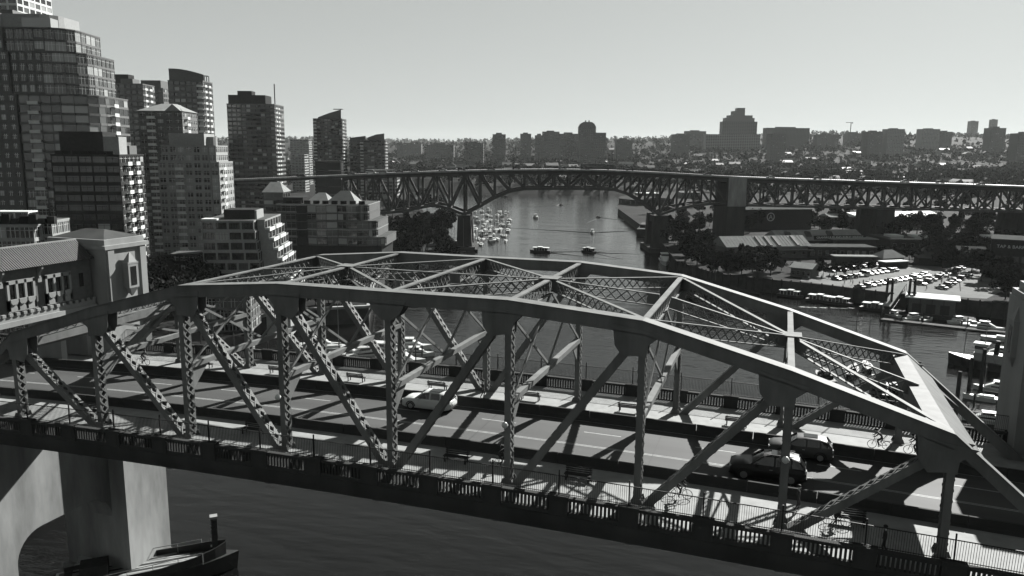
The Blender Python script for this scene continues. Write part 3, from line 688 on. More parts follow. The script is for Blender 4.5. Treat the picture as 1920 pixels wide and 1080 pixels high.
for k in range(6): MB().tube((w_*.75+k*w_*.045,d_*.4+k,h+.3),(w_*.75+k*w_*.045,d_*.4+k,hc-3),.25).build('crown_post', GREY, t)
MB().beam((w_*.72,d_*.3,hc-3),(w_,d_*.6,hc-3.2),.5,.5).build('crown_beam', GREY, t)
# T5 hip-roofed tower
D5 = 350
t, w5, d5, h5 = block('apartment_tower', 'grey apartment tower with pale hip roof above the white stepped tower', 'building', 262, 344, 381, 210, D5, 24, 2.9, 3.6, GREY, 'obj', dmax=22, band=GREY, fr_=WHITE, seed=13, py=260, pal=(.6,.25,.15), balc=[(0,1),(1,1)], sill=1.0, pier=1.3)
b_ = MB(); e = .5; hr = zt(344,192,D5)-LZ; b_.add([(-e,-e,h5+.36),(w5+e,-e,h5+.36),(w5+e,d5+e,h5+.36),(-e,d5+e,h5+.36),(w5*.35,d5*.5,hr),(w5*.7,d5*.5,hr)], [(0,1,5,4),(1,2,5),(2,3,4,5),(3,0,4)]); b_.build('hip_roof', METALROOF, t)
b_ = MB(); b_.add([(w5*.62,-.6,h5+.4),(w5*.98,-.6,h5+.4),(w5*.8,-.6,hr-.6),(w5*.62,d5*.5,h5+.4),(w5*.98,d5*.5,h5+.4),(w5*.8,d5*.5,hr-.6)], [(0,1,2),(5,4,3),(0,2,5,3),(1,4,5,2),(0,3,4,1)]); b_.build('gable', METALROOF, t)
# T6 white stepped tower
D6 = 312
A, w6, d6 = foot(302, 412, 449, 400, D6, 24); d6 = min(max(d6,14),24)
T = thing('apartment_tower', 'pale stepped apartment tower with blank penthouse and sunlit corner bays', 'building', (A[0], A[1], LZ-.1), R_(24)); ha, hb = zt(412,305,D6)-LZ, zt(412,274,D6)-LZ
tier(T, [(1.5,0),(w6-3,0),(w6-.8,2.2),(w6-.8,d6-4),(1.5,d6-4)], ha, hb, 2.8, 3.2, CREAM, (0,1,2), 'obj', sill=.9, pier=.9, seed=14, fr_=WHITE, mull=1, pal=(.5,.3,.2))
tier(T, [(0,0),(w6-2.5,0),(w6,2.5),(w6,d6),(0,d6)], 0, ha, 2.8, 3.2, CREAM, (0,1,2), 'obj', sill=.95, pier=1.1, seed=15, fr_=WHITE, mull=1, pal=(.5,.3,.2), balc=[(0,2),(2,1)])
hq = zt(412,250,D6)-LZ; bx(T, 'penthouse', CREAM, w6*.18, w6*.78, 2, d6*.7, hb+.36, hq); b_ = MB(); b_.tube((w6*.78,d6*.35,hb+.36),(w6*.78,d6*.35,hq-1.2),3.2,3.2,16); b_.build('penthouse_drum', CREAM, T)
# T7..T9 beyond the far bridge
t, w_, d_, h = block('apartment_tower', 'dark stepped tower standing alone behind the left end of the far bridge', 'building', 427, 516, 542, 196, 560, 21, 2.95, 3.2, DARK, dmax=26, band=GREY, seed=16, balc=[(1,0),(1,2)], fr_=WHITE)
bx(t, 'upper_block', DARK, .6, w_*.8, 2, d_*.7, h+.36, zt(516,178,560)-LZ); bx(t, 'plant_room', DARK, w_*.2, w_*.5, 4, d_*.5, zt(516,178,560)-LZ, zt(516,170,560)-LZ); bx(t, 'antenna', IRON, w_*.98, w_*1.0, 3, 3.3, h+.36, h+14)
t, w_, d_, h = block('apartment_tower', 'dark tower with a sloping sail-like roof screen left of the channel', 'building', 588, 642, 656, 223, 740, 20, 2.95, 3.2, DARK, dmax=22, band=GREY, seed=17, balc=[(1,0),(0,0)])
hr = zt(642,205,740)-LZ; b_ = MB().xprism([(w_*.16,h+.3),(w_*.96,h+.3),(w_*.96,hr),(w_*.55,hr-3.2),(w_*.16,hr-7)], 2, 2.8); b_.build('roof_screen', GREY, t); MB().box(w_*.7,w_*1.02,1.5,6,hr+.0,hr+.6).build('roof_canopy', GREY, t)
t, w_, d_, h = block('apartment_block', 'lower twin blocks with curved roof right of the sail-roofed tower', 'building', 656, 722, 733, 263, 770, 20, 2.95, 3.2, GREY, dmax=22, band=GREY, seed=18, balc=[(0,3),(1,1)])
hr = zt(722,250,770)-LZ; MB().xprism([(w_*.5,h+.3),(w_*.98,h+.3),(w_*.98,hr),(w_*.75,hr-1),(w_*.5,hr-4)], 2, 3).build('roof_screen', GREY, t); MB().xprism([(0.2,h+.3),(w_*.45,h+.3),(w_*.45,h+4),(.2,h+2)], 2, 3).build('roof_screen', GREY, t)
block('hall', 'windowless dark box building on the far bridge line', 'building', 592, 640, 645, 303, 600, 20, 6, 12, DARK, dmax=25, z0=-10, sill=5.2)
# row of low blocks far left behind bridge
for k, (a, b2, c, y, D, lb) in enumerate([(545,580,588,262,1100,'pale mid-rise behind the alone-standing dark tower'),(548,572,580,290,900,'low white block with balconies left of the sail-roofed tower'),(690,745,755,320,690,'low white flat-roofed block beside the far bridge railing')]):
    block('apartment_block', lb, 'building', a, b2, c, y, D, 20, 3, 4, CREAM, seed=30+k, dmax=20)
# white terraced lowrise
D11 = 240
A, w_, d_ = foot(380, 478, 545, 470, D11, 23); d_ = 26
T = thing('terraced_apartments', 'white five-storey apartment block with stepped sunlit terraces', 'building', (A[0], A[1], LZ-.1), R_(23)); htop = zt(478,415,D11)-LZ; fh = 3.1; nfl = int(htop//fh)
hz0 = htop-nfl*fh
for f in range(nfl):
    z0_ = hz0+f*fh; ext = (nfl-1-f)*1.15
    poly = [(0,0),(w_+ext*.3,0),(w_+ext*.3,3),(w_+2.5+ext,3.2),(w_+2.5+ext,d_),(0,d_)]
    tier(T, poly, z0_, z0_+fh, fh, 3.6 if f % 2 else 4.4, CREAM, (0,1,3), 'obj', sill=.75, head=.25, pier=.55, seed=40+f, fr_=IRON, mull=3, roof=True, pal=(.75,.2,.05))
    ex2 = ext+2.5
    for (yy0, yy1) in ((3.4, 11), (12.5, 21)):
        sl_ = MB(); sl_.box(w_+ex2-1.2, w_+ex2+1.5, yy0, yy1, z0_-.16, z0_+.1); sl_.box(w_+ex2+1.38, w_+ex2+1.5, yy0, yy1, z0_+.1, z0_+.95); sl_.box(w_+ex2-.5, w_+ex2+1.38, yy0, yy0+.12, z0_+.1, z0_+.95); sl_.build('terrace', WHITE, T)
bx(T, 'penthouse', DARK, w_*.35, w_*.95, 5, 14, htop+.36, htop+3.2); bx(T, 'penthouse_end', CREAM, w_*.95+.01, w_*.95+.6, 5, 14, htop+.36, htop+3.0); bx(T, 'roof_edge', WHITE, 0, w_*.3, .0, 4.0, htop+.36, htop+.8)
# curved terraced block behind it
D12 = 300
A, w_, d_ = foot(520, 690, 730, 430, D12, 17); d_ = 24
T = thing('terraced_apartments', 'dark curved terraced block with rounded glass end and white roof gables', 'building', (A[0], A[1], LZ-.1), R_(17)); htop = zt(690,385,D12)-LZ; nfl = 5; fh = 3.05; hz0 = htop-nfl*fh
bx(T, 'podium', DARK, 0, w_+5, .3, d_, 0, hz0)
for f in range(nfl):
    z0_ = hz0+f*fh; ext = (nfl-1-f)//2*3.2+0.0; bow = lambda x: -1.8*math.sin(x/w_*math.pi*3)**2
    xs = [w_*k/9 for k in range(10)]; poly = [(x, bow(x)+.0) for x in xs]; wx = w_+ext
    poly[-1] = (wx-3, bow(w_)); poly += [(wx-3+3*math.sin(a), 3-3*math.cos(a)) for a in (.5,1.05,math.pi/2)] + [(wx, d_), (0, d_)]
    tier(T, poly, z0_, z0_+fh, fh, 3.4, GREY, tuple(range(12)), 'obj', sill=.7, head=.25, pier=.3, seed=60+f, fr_=CREAM, mull=1, pal=(.55,.3,.15), band=(CREAM if f in (1, 4) else GREY))
rf = MB()
for (x0, x1, hh) in ((.28,.55,4.2),(.5,.85,5.0)):
    rb = MB(); rb.add([(w_*x0,4,htop+.4),(w_*x1,4,htop+.4),(w_*x1,16,htop+.4),(w_*x0,16,htop+.4),(w_*(x0*.6+x1*.4),10,htop+hh),(w_*(x0*.3+x1*.7),10,htop+hh)], [(0,1,5,4),(1,2,5),(2,3,4,5),(3,0,4)]); rb.build('hip_roof', METALROOF, T)
bx(T, 'roof_terrace', DARK, w_*.05, w_*.27, 3, 14, htop+.36, htop+2.6)
for k in range(9): bx(T, 'planter', LEAF[0], w_*.1+k*w_*.1, w_*.1+k*w_*.1+2.2, .8, 1.8, htop+.36, htop+1.6)
# gabled pavilion
t, w_, d_, h = block('gabled_house', 'small house with pale hipped roof below the far bridge', 'house', 495, 532, 548, 362, 345, 20, 3, 3.5, GREY, seed=70, dmax=12)
b_ = MB(); hr = zt(532,342,345)-LZ; b_.add([(-.5,-.5,h+.3),(w_+.5,-.5,h+.3),(w_+.5,d_+.5,h+.3),(-.5,d_+.5,h+.3),(w_*.2,d_*.5,hr),(w_*.7,d_*.5,hr)], [(0,1,5,4),(1,2,5),(2,3,4,5),(3,0,4)]); b_.build('hip_roof', METALROOF, t)
# left foreground lowrise above the gallery roof
t, w_, d_, h = block('lowrise_block', 'low block with white window frames and roof garden behind the gallery', 'building', -40, 66, 73, 424, 172, 22, 3.0, 3.0, CREAM, 'obj', seed=71, fr_=WHITE, mull=2, sill=.5, pier=.3, dmax=16, pal=(.7,.2,.1))
for k in range(8): bx(t, 'planter', LEAF[k%2], 1+k*1.9, 2.6+k*1.9, 1, 2.2, h+.36, h+1.5+(k%3)*.5)
bx(t, 'roof_pergola', WHITE, 0, w_*.8, 3, 7, h+2.6, h+2.9)
for k in range(4): bx(t, 'pergola_post', WHITE, .3+k*w_*.25, .55+k*w_*.25, 3.1, 3.4, h+.36, h+2.6)
block('lowrise_block', 'small white-framed wing at the right end of the roof-garden block', 'building', 76, 100, 106, 417, 176, 22, 3.0, 2.4, CREAM, 'obj', seed=72, fr_=WHITE, mull=2, sill=.5, pier=.3, dmax=10)
block('lowrise_block', 'dark low block with white roof boxes left of the terraced apartments', 'building', 322, 372, 378, 478, 250, 23, 3.0, 3.0, DARK, 'obj', seed=73, fr_=WHITE, dmax=14)
# waterside buildings seen through the truss at left
t, w_, d_, h = block('boathouse', 'glass-fronted waterside pavilion seen through the left truss panels', 'building', 385, 470, 490, 558, 205, 23, 3.6, 3.0, GREY, 'obj', seed=74, fr_=WHITE, mull=2, sill=.4, pier=.3, dmax=14, pal=(.4,.4,.2))
block('boathouse', 'plain pale waterside shed seen between laced posts at left', 'building', 500, 545, 560, 565, 200, 23, 6, 14, CREAM, seed=75, dmax=10, sill=5)
# ------------------------------------------------------------------ skyline across the water
def hz_at(px, D): s = (px-960)/FPX*D; return float(hill(np.array(float(D)), np.array(float(s))))
def far(name, label, px0, px1, ytop, D, M_, fh=3.2, bay=4, crown=None, group=None, win=True):
    z0 = min(hz_at(px0, D), hz_at(px1, D))-3; s0, s1 = (px0-960)/FPX*D, (px1-960)/FPX*D; w_ = s1-s0; A = fr(D, s0, z0); h = zt((px0+px1)/2, ytop, D)-z0
    t = thing(name, label, 'building', tuple(A), R_(18.7), group); d_ = min(w_*.8, 30)
    tier(t, [(0,0),(w_,0),(w_,d_),(0,d_)], 0, h, fh, bay, M_, (0,1) if win else (), 'join', sill=1.5, pier=1.2, band=M_, seed=int(px0), pal=(.8,.15,.05))
    return t, w_, d_, h
t, w_, d_, h = far('apartment_tower', 'tall dark round-shouldered tower on the skyline above the channel', 1081, 1112, 238, 1500, GREY); b_ = MB(); b_.xprism([(0,h+.36),(w_,h+.36),(w_*.9,h+6),(w_*.75,h+9),(w_*.25,h+9),(w_*.1,h+6)], .1, d_-.1); b_.build('crown', GREY, t); bx(t, 'chimney', GREY, w_*.35,w_*.42,2,4,h+9,h+12); bx(t, 'chimney', GREY, w_*.55,w_*.62,2,4,h+9,h+12)
far('apartment_block', 'paler block attached to the right of the round-shouldered tower', 1112, 1131, 249, 1540, GREY)
t, w_, d_, h = far('hospital_tower', 'broad stepped ziggurat tower highest on the right skyline', 1344, 1408, 228, 2300, GREY, 4, 6)
for (a, b2, y) in ((.08,.92,221),(.18,.86,216),(.3,.64,208),(.42,.64,202)):
    hh = zt(1376, y, 2300)-t.location[2]; bx(t, 'setback', GREY, w_*a, w_*b2, 1+a*8, d_-1, h+.3, hh)
far('hospital_block', 'long pale hospital block below the ziggurat tower', 1315, 1415, 252, 2150, CREAM, 4, 6)
for (a, b2, y, D, M_, lb) in [(922,946,252,1450,GREY,'dark upright block alone on the skyline left of centre'),(973,993,251,1600,GREY,'small dark tower left of the round-shouldered tower'),(1000,1016,254,1650,GREY,'narrow block on the skyline beside the small dark tower'),
    (1014,1045,247,1700,GREY,'wide flat block on the skyline left of the round-shouldered tower'),(1045,1080,251,1750,GREY,'low wide block touching the round-shouldered tower'),(1278,1315,246,2300,GREY,'grey stepped block left of the hospital'),(1255,1285,252,1900,GREY,'dark block left of the grey stepped block'),
    (1425,1505,240,2300,GREY,'long dark mass of buildings right of the hospital'),(1435,1462,252,1700,GREY,'dark block in front of the long mass right of the hospital'),(1612,1640,247,1900,GREY,'plain dark block left of the banded tower'),(1649,1680,242,1900,CREAM,'banded tower with a small penthouse on the right skyline'),(1712,1745,242,2100,CREAM,'pale checkered slab tower on the right skyline'),
    (1745,1768,247,2200,GREY,'dark low block beside the pale checkered slab'),(1838,1866,240,2000,GREY,'dark broad block near the right skyline end'),(1800,1814,227,3800,GREY,'faint far slim tower at right, left of a pair'),(1838,1849,224,3800,GREY,'faint far slim tower at right, right of a pair'),(1890,1930,250,1700,GREY,'grey gridded block cut by the right frame edge'),
    (480,500,246,3000,GREY,'faint far tower between the left high-rises'),(1150,1180,262,1700,GREY,'low block right of the round-shouldered tower'),(1520,1560,252,2200,GREY,'low block under the crane'),(1575,1605,250,2400,GREY,'low block right of the crane'),(870,905,268,1500,GREY,'low wide block in trees left of centre'),(800,850,272,1700,GREY,'low long block in the wood at left'),(745,790,270,2000,GREY,'low block at the left end of the wood')]:
    t, w_, d_, h = far('tower_block', lb, a, b2, y, D, M_)
    bx(t, 'plant_room', M_, w_*.25, w_*.7, d_*.3, d_*.7, h+.36, h+.36+random.uniform(2,4))
# construction crane
p = fr(2200, (1580-960)/FPX*2200, hz_at(1580,2200)); hh = zt(1580,230,2200)-p[2]
t = thing('tower_crane', 'small tower crane on the right skyline', 'crane', tuple(p), R_(18)); MB().box(-.8,.8,-.8,.8,0,hh).build('mast', GREY, t); MB().beam((-14,0,hh+.6),(5,0,hh+.6),1.1,1.1).build('jib', GREY, t); MB().box(3,5,-1,1,hh-2,hh).build('counterweight', GREY, t)
# houses on the hillside
HM = []
for k, (wm, rm) in enumerate(((GREY, TILE), (CREAM, METALROOF_D), (DARK, TILE), (GREY, METALROOF_D), (GREY, GRAVEL))):
    b_ = MB(); b_.box(-6,6,-4.5,4.5,-4,5.5,0)
    if k < 4: b_.add([(-6.5,-5,5.4),(6.5,-5,5.4),(6.5,5,5.4),(-6.5,5,5.4),(-6.5,0,8.6),(6.5,0,8.6)], [(0,1,5,4),(2,3,4,5),(1,2,5),(3,0,4),(0,3,2,1)], 1)
    else: b_.box(-6.3,6.3,-4.8,4.8,5.5,6.1,1)
    for x in (-4,-1.4,1.4,4):
        for z in (.8, 3.4): b_.box(x-.6,x+.6,-4.56,-4.5,z,z+1.3,2)
    HM.append(b_.mesh('hillside_house', [wm, rm, GLASS]))
rnd = random.Random(3); cnt = 0
lbl = ('grey gabled house with dark roof among the hillside trees','pale gabled house with grey roof among the hillside trees','dark house with dark tiled roof among the hillside trees','grey house with grey metal roof among the hillside trees','grey flat-roofed house among the hillside trees')
while cnt < 290:
    D = 880+1500*rnd.random()**1.3; q = rnd.uniform(-.16, .72) if rnd.random() < .8 else rnd.uniform(-.3,.1); s = q*D; z = float(hill(np.array(D), np.array(s)))
    if z < -28 or D < float(shore_D(np.array(s)))+90: continue
    k = rnd.randrange(5); p = fr(D, s, z+.2); o = place(HM[k], 'hillside_house', None, tuple(p), R_(18.7)+rnd.choice((0,.2,1.57,1.4)))
    tag(o, lbl[k], 'house', 'houses on the far hillside'); sc_ = rnd.uniform(.85,1.5); o.scale = (sc_*rnd.uniform(.8,1.6), sc_, sc_*rnd.uniform(.8,1.1)); cnt += 1
# ------------------------------------------------------------------ trees on the near left bank and island
trees_px([(250,215),(275,205),(300,220),(330,228),(355,232),(310,250),(290,235),(345,215)], 0, 'dark leafy tree crowding below the hip-roofed tower', 'trees below the left towers', (12,17))
trees_px([(560,236),(585,240),(610,244),(640,246),(530,230),(505,226),(660,262),(690,270)], 0, 'leafy tree on the sea wall seen through the truss', 'trees along the sea wall', (6,9))
trees_px([(700,330),(720,350),(745,345),(760,365),(780,370),(800,380),(735,385),(770,400),(820,395),(710,400),(690,380),(790,450),(830,430),(810,470),(760,480),(730,450)], 0, 'dark tree on the left bank below the far bridge', 'trees on the left bank under the far bridge', (8,13))
rq = random.Random(77); trees_px([(rq.uniform(690,850)-max(0,(D-380))*.12, D) for D in [rq.uniform(310,520) for _ in range(34)]], 0, 'dark tree crowding the shore left of the far bridge pier', 'trees crowding the left shore', (8,14))
trees_px([(755,560),(775,600),(800,640),(735,560),(820,620),(745,640),(770,700),(790,760)], 0, 'dark tree beside the far water behind the bridge', 'trees behind the left end of the far bridge', (9,14))
# ------------------------------------------------------------------ the far cantilever bridge
DG = 420.0; GO = fr(DG, 0, 0)
GB = thing('cantilever_bridge', 'long dark steel deck truss bridge arching over the channel', 'bridge', (GO[0], GO[1], 0), R_(18.718))
def gp(px, py): P_ = at(px, py, DG)-CAM; return float(P_@EH), float(P_[2]+CAM[2])
deck = [gp(*q) for q in [(330,342),(450,337),(600,331),(700,326),(800,322.5),(870,320.5),(960,318.5),(1050,318),(1140,319.5),(1240,324),(1320,328.5),(1400,333),(1520,337),(1660,341.5),(1800,346),(1920,350),(2100,357)]]
DS = [q[0] for q in deck]; DZ = [q[1] for q in deck]
def gz(s): return float(np.interp(s, DS, DZ))
ss = np.linspace(DS[0], DS[-1], 46); Wd = 27.0
MB().loft([[(s,0,gz(s)-1.5),(s,Wd,gz(s)-1.5),(s,Wd,gz(s)),(s,0,gz(s))] for s in ss]).build('deck', CONC_D, GB)
MB().loft([[(s,.6,gz(s)+.01),(s,Wd-.6,gz(s)+.01),(s,Wd-.6,gz(s)+.06),(s,.6,gz(s)+.06)] for s in ss]).build('roadway', mat('glare_roadway', .06, .6, .1, .2, spec=.5), GB)  # paler, glossier surface stands in for sun glare along the deck
MB().loft([[(s,-.25,gz(s)-.5),(s,-.02,gz(s)-.5),(s,-.02,gz(s)+.35),(s,-.25,gz(s)+.35)] for s in ss]).build('fascia', CONC, GB)
for yy in (.2, Wd-.2):
    MB().loft([[(s,yy-.06,gz(s)+1.0),(s,yy+.06,gz(s)+1.0),(s,yy+.06,gz(s)+1.15),(s,yy-.06,gz(s)+1.15)] for s in ss]).build('hand_rail', IRON, GB)
    b_ = MB()
    for s in np.arange(DS[0], DS[-1], 1.1): b_.box(s-.05, s+.05, yy-.05, yy+.05, gz(s)+.02, gz(s)+1.0)
    b_.build('rail_posts', IRON, GB, kind='stuff')
def truss(tops, bots, rule, thick=1.0):
    for yy in (3.0, 24.0):
        n_ = len(tops)
        for k in range(n_-1):
            MB().beam((bots[k][0],yy,bots[k][1]), (bots[k+1][0],yy,bots[k+1][1]), 1.1, thick*1.15, (0,0,1)).build('bottom_chord', STEEL_D, GB)
            MB().beam((tops[k][0],yy,tops[k][1]), (tops[k+1][0],yy,tops[k+1][1]), 1.0, .9).build('top_chord', STEEL_D, GB)
            d = rule(k, n_-1); a, c = (tops[k], bots[k+1]) if d > 0 else (bots[k], tops[k+1])
            MB().beam((a[0],yy,a[1]-.2*d), (c[0],yy,c[1]+.2*d), .7, thick*.95, (1,0,0)).build('diagonal', STEEL_D, GB)
        for k in range(n_):
            if tops[k][1]-bots[k][1] > 1: MB().beam((tops[k][0],yy,tops[k][1]-.3), (bots[k][0],yy,bots[k][1]+.3), .75, thick*.8, (1,0,0)).build('vertical', STEEL_D, GB)
    for k in range(len(bots)):
        MB().beam((bots[k][0],3.4,bots[k][1]), (bots[k][0],23.6,bots[k][1]), .6, .6).build('cross_strut', STEEL_D, GB)
        if k % 2 == 0 and tops[k][1]-bots[k][1] > 3:
            MB().beam((tops[k][0],3.4,tops[k][1]-.6), (bots[k][0],23.6,bots[k][1]+.4), .4, .4).build('cross_brace', STEEL_D, GB); MB().beam((tops[k][0]+.45,23.6,tops[k][1]-.6), (bots[k][0]+.45,3.4,bots[k][1]+.4), .4, .4).build('cross_brace', STEEL_D, GB)
def run(px0, px1, n_, bot):
    bs = [gp(*q) for q in bot]; X = [q[0] for q in bs]; Z = [q[1] for q in bs]
    S = [gp(px0+(px1-px0)*k/n_, 350)[0] for k in range(n_+1)]
    return [(s, gz(s)-2.0) for s in S], [(s, float(np.interp(s, X, Z))) for s in S]
warren = lambda k, n_: 1 if k % 2 == 0 else -1
tp, bt = run(870, 1240, 13, [(870,403),(897,389),(928,371),(957,359),(985,354.5),(1060,354),(1130,354.5),(1160,357),(1185,366),(1212,382),(1240,404)])
truss(tp, bt, lambda k, n_: 1 if k < 4 else (-1 if k >= n_-4 else warren(k, n_)), 1.25)
tp, bt = run(640, 870, 8, [(640,402),(700,402),(755,397),(812,385),(845,393),(870,403)]); truss(tp, bt, lambda k, n_: warren(k, n_), 1.2)
tp, bt = run(1240, 1368, 4, [(1240,404),(1270,393),(1310,385),(1350,382),(1368,382)]); truss(tp, bt, lambda k, n_: -1 if k < 2 else 1, 1.1)
tp, bt = run(1400, 1990, 20, [(1400,386),(1660,391.5),(1920,398),(1990,400)]); truss(tp, bt, warren, .9)
def gpier(px0, px1, pytop, lab_, leg=True, base=WZ, M_=CONC_D):
    s0, z1 = gp(px0, pytop); s1, _ = gp(px1, pytop); t = thing('bridge_pier', lab_, 'pier', (GO[0]+EH[0]*(s0+s1)/2, GO[1]+EH[1]*(s0+s1)/2, base), R_(18.718)); w_ = (s1-s0)/2
    for y0, y1 in ((.5, 7), (20, 26.5)): MB().loft([[(-w_*k,y0,z),(w_*k,y0,z),(w_*k,y1,z),(-w_*k,y1,z)] for k, z in ((1.15,-2),(1.0,6),(.85,z1-base))]).build('leg', M_, t)
    MB().box(-w_*.75, w_*.75, 7.01, 19.99, z1-base-4, z1-base-.5).build('cross_beam', M_, t); MB().box(-w_*1.5, w_*1.5, -1.5, 28.5, -3, 2.5).build('footing', M_, t)
    return t
gpier(856, 884, 404, 'tall concrete pier of the far bridge beside the sailboat marina'); gpier(1226, 1256, 405, 'tall dark concrete pier of the far bridge at the island tip')
gpier(1644, 1682, 393, 'dark concrete pier of the far bridge over the island roofs', base=LZ); gpier(690, 712, 403, 'dark pier of the far bridge on the left bank', base=LZ); gpier(1925, 1965, 400, 'dark concrete pier of the far bridge beyond the right edge', base=LZ)
s0, zt_ = gp(1366, 333); s1, _ = gp(1400, 333); t = thing('anchor_pier', 'plain grey concrete anchor pier of the far bridge above the market roofs', 'pier', (GO[0]+EH[0]*(s0+s1)/2, GO[1]+EH[1]*(s0+s1)/2, LZ), R_(18.718)); w_ = (s1-s0)/2
MB().box(-w_,w_,-1.2,Wd+1.2,0,gp(1380,387)[1]-LZ).build('lower_shaft', CONC_D, t); MB().box(-w_*.98,w_*.98,-1.5,-.26,gp(1380,387)[1]-LZ,zt_-LZ).build('face_panel', CONC, t); MB().box(-w_*.9,w_*.9,Wd+.1,Wd+1.4,gp(1380,387)[1]-LZ,zt_-LZ).build('face_panel', CONC, t)  # lit face and shaded shaft set apart by paler and darker concrete
MB().box(-w_*.9,w_*.9,.3,Wd-.3,gp(1380,387)[1]-LZ,zt_-LZ-3.2).build('shaft', CONC_D, t)
for kk, px in enumerate((640, 768, 828, 900, 1010, 1140, 1250, 1440, 1560, 1700, 1830)):
    s, _ = gp(px, 320); p = GO+EH*s; t = thing('street_lamp', ORD[kk]+' thin lamp mast from the left on the far bridge', 'street lamp', (p[0], p[1], gz(s)), R_(18.7), 'lamp masts on the far bridge')
    MB().tube((0,1,0),(0,1,9),.12,.07,6).build('mast', IRON, t); MB().beam((0,1,8.9),(0,3,9.2),.12,.12).build('arm', IRON, t); MB().box(-.15,.15,2.7,3.5,9.12,9.3).build('lamp_head', GREY, t)
# ------------------------------------------------------------------ vehicles
def smooth_by(me, ang=40):
    me.polygons.foreach_set('use_smooth', [True]*len(me.polygons))
    try: me.set_sharp_from_angle(angle=R_(ang))
    except Exception: pass
def small_car_mesh(kind, paint):
    b_ = MB(); L_, W_, H_ = {'sedan':(4.6,1.8,1.45),'suv':(4.7,1.9,1.7),'van':(5.2,2.0,2.2)}[kind]
    def ring(x, z0, z1, w0, w1): return [(x,-w0,z0),(x,w0,z0),(x,w0*1.0,(z0+z1)/2),(x,w1,z1),(x,-w1,z1),(x,-w0,(z0+z1)/2)]
    hl = L_/2; hw = W_/2; zb = .28; zh = .95 if kind != 'van' else 1.15
    b_.loft([ring(-hl,.45,zh-.15,hw*.82,hw*.78), ring(-hl+.15,zb,zh-.05,hw*.97,hw*.9), ring(-hl+.9,zb,zh,hw,hw*.93), ring(hl-1.3,zb,zh,hw,hw*.93), ring(hl-.2,zb,zh-.22,hw*.95,hw*.85), ring(hl,.42,zh-.34,hw*.78,hw*.72)], 0)
    fx = {'sedan':(-1.5,-.9,.35,1.05),'suv':(-2.1,-1.8,.3,1.0),'van':(-2.45,-2.35,1.2,1.9)}[kind]
    b_.loft([[(x,-w_,z),(x,w_,z)] for x, w_, z in ()] or [[(fx[0],-hw*.9,zh-.02),(fx[3],-hw*.9,zh-.02),(fx[3],hw*.9,zh-.02),(fx[0],hw*.9,zh-.02)], [(fx[1],-hw*.74,H_-.06),(fx[2],-hw*.74,H_-.06),(fx[2],hw*.74,H_-.06),(fx[1],hw*.74,H_-.06)]], 1)
    b_.loft([[(fx[1]-.03,-hw*.75,H_-.06),(fx[2]+.05,-hw*.75,H_-.06),(fx[2]+.05,hw*.75,H_-.06),(fx[1]-.03,hw*.75,H_-.06)], [(fx[1]+.1,-hw*.68,H_),(fx[2]-.1,-hw*.68,H_),(fx[2]-.1,hw*.68,H_),(fx[1]+.1,hw*.68,H_)]], 0)
    for x in (-hl+.85, hl-.9):
        for sy in (-1, 1): b_.tube((x,sy*(hw-.2),.32),(x,sy*(hw+.01),.32),.32,.32,10,2)
    return b_.mesh('parked_car', [paint, GLASS, BLACK])
PAINTS = [mat('car_paint_white', .34, .4, spec=.2), mat('car_paint_silver', .14, .4, spec=.25), mat('car_paint_grey', .05, .4, spec=.25), mat('car_paint_black', .006, .4, spec=.2), mat('car_paint_mid', .03, .4, spec=.25)]
CM = {(k, i): small_car_mesh(k, PAINTS[i]) for k in ('sedan','suv','van') for i in range(5)}
PN_ = ('white','silver','grey','black','dark grey')
def small_car(p, rz, k, i, where, group):
    o = place(CM[(k,i)], 'parked_car' if 'park' in group else 'car', None, tuple(p), rz)
    nm = f"{PN_[i]} {'hatchback' if k=='suv' else ('saloon' if k=='sedan' else 'van')}"
    return tag(o, f"{where[0]} car from the left, a {nm}, {where[1]}", 'car' if k != 'van' else 'van', group)
rnd = random.Random(11)
def row(p0, p1, n_, where, group, turn=1.25):
    a, b_ = onz(*p0, LZ), onz(*p1, LZ); dr = math.atan2(b_[1]-a[1], b_[0]-a[0])
    for k in range(n_):
        p = a+(b_-a)*k/(n_-1); small_car((p[0],p[1],LZ+.03), dr+turn+rnd.choice((0,math.pi))+rnd.uniform(-.03,.03), rnd.choice(('sedan','suv','suv','sedan','van') if k % 5 == 0 else ('sedan','suv')), rnd.choices(range(5),(.2,.2,.2,.2,.2))[0], (ORD[k], where), group)
row((1568,525), (1676,508), 12, 'in the left quay row', 'cars parked in the left quay row')
row((1612,540), (1735,518), 14, 'in the middle quay row', 'cars parked in the middle quay row')
row((1726,534), (1800,505), 9, 'behind the ferry ramp', 'cars parked behind the ferry ramp')
row((1765,542), (1812,516), 7, 'parked in the square', 'cars parked in the square')
row((1560,510), (1640,499), 8, 'along the car park back', 'cars parked along the back edge')
row((1400,462), (1462,458), 9, 'between the market roofs', 'cars parked between the market roofs', 1.5)
for k, (px, i, kd, lane) in enumerate([(560,3,'suv',4),(655,2,'sedan',4),(690,0,'van',8),(715,1,'suv',4),(745,3,'sedan',8),(775,1,'sedan',4),(828,0,'sedan',4),(863,3,'suv',8),(920,2,'sedan',4),(968,3,'suv',8),(1055,1,'sedan',4),(1185,4,'sedan',8),(1330,2,'suv',4),(1450,0,'sedan',4),(1545,1,'suv',8),(1620,3,'sedan',4),(1705,0,'sedan',4),(1780,2,'suv',8),(1850,1,'sedan',4)]):
    s, _ = gp(px, 320); p = GO+EH*s+FH*lane; small_car((p[0],p[1],gz(s)+.07), R_(18.7)+(0 if lane > 5 else math.pi), kd, i, (ORD[k], 'driving on the far bridge'), 'cars on the far bridge')
s, _ = gp(1122, 318); p = GO+EH*s+FH*5; t = thing('bus', 'dark city bus crossing the middle of the far bridge', 'bus', (p[0],p[1],gz(s)+.06), R_(18.7))
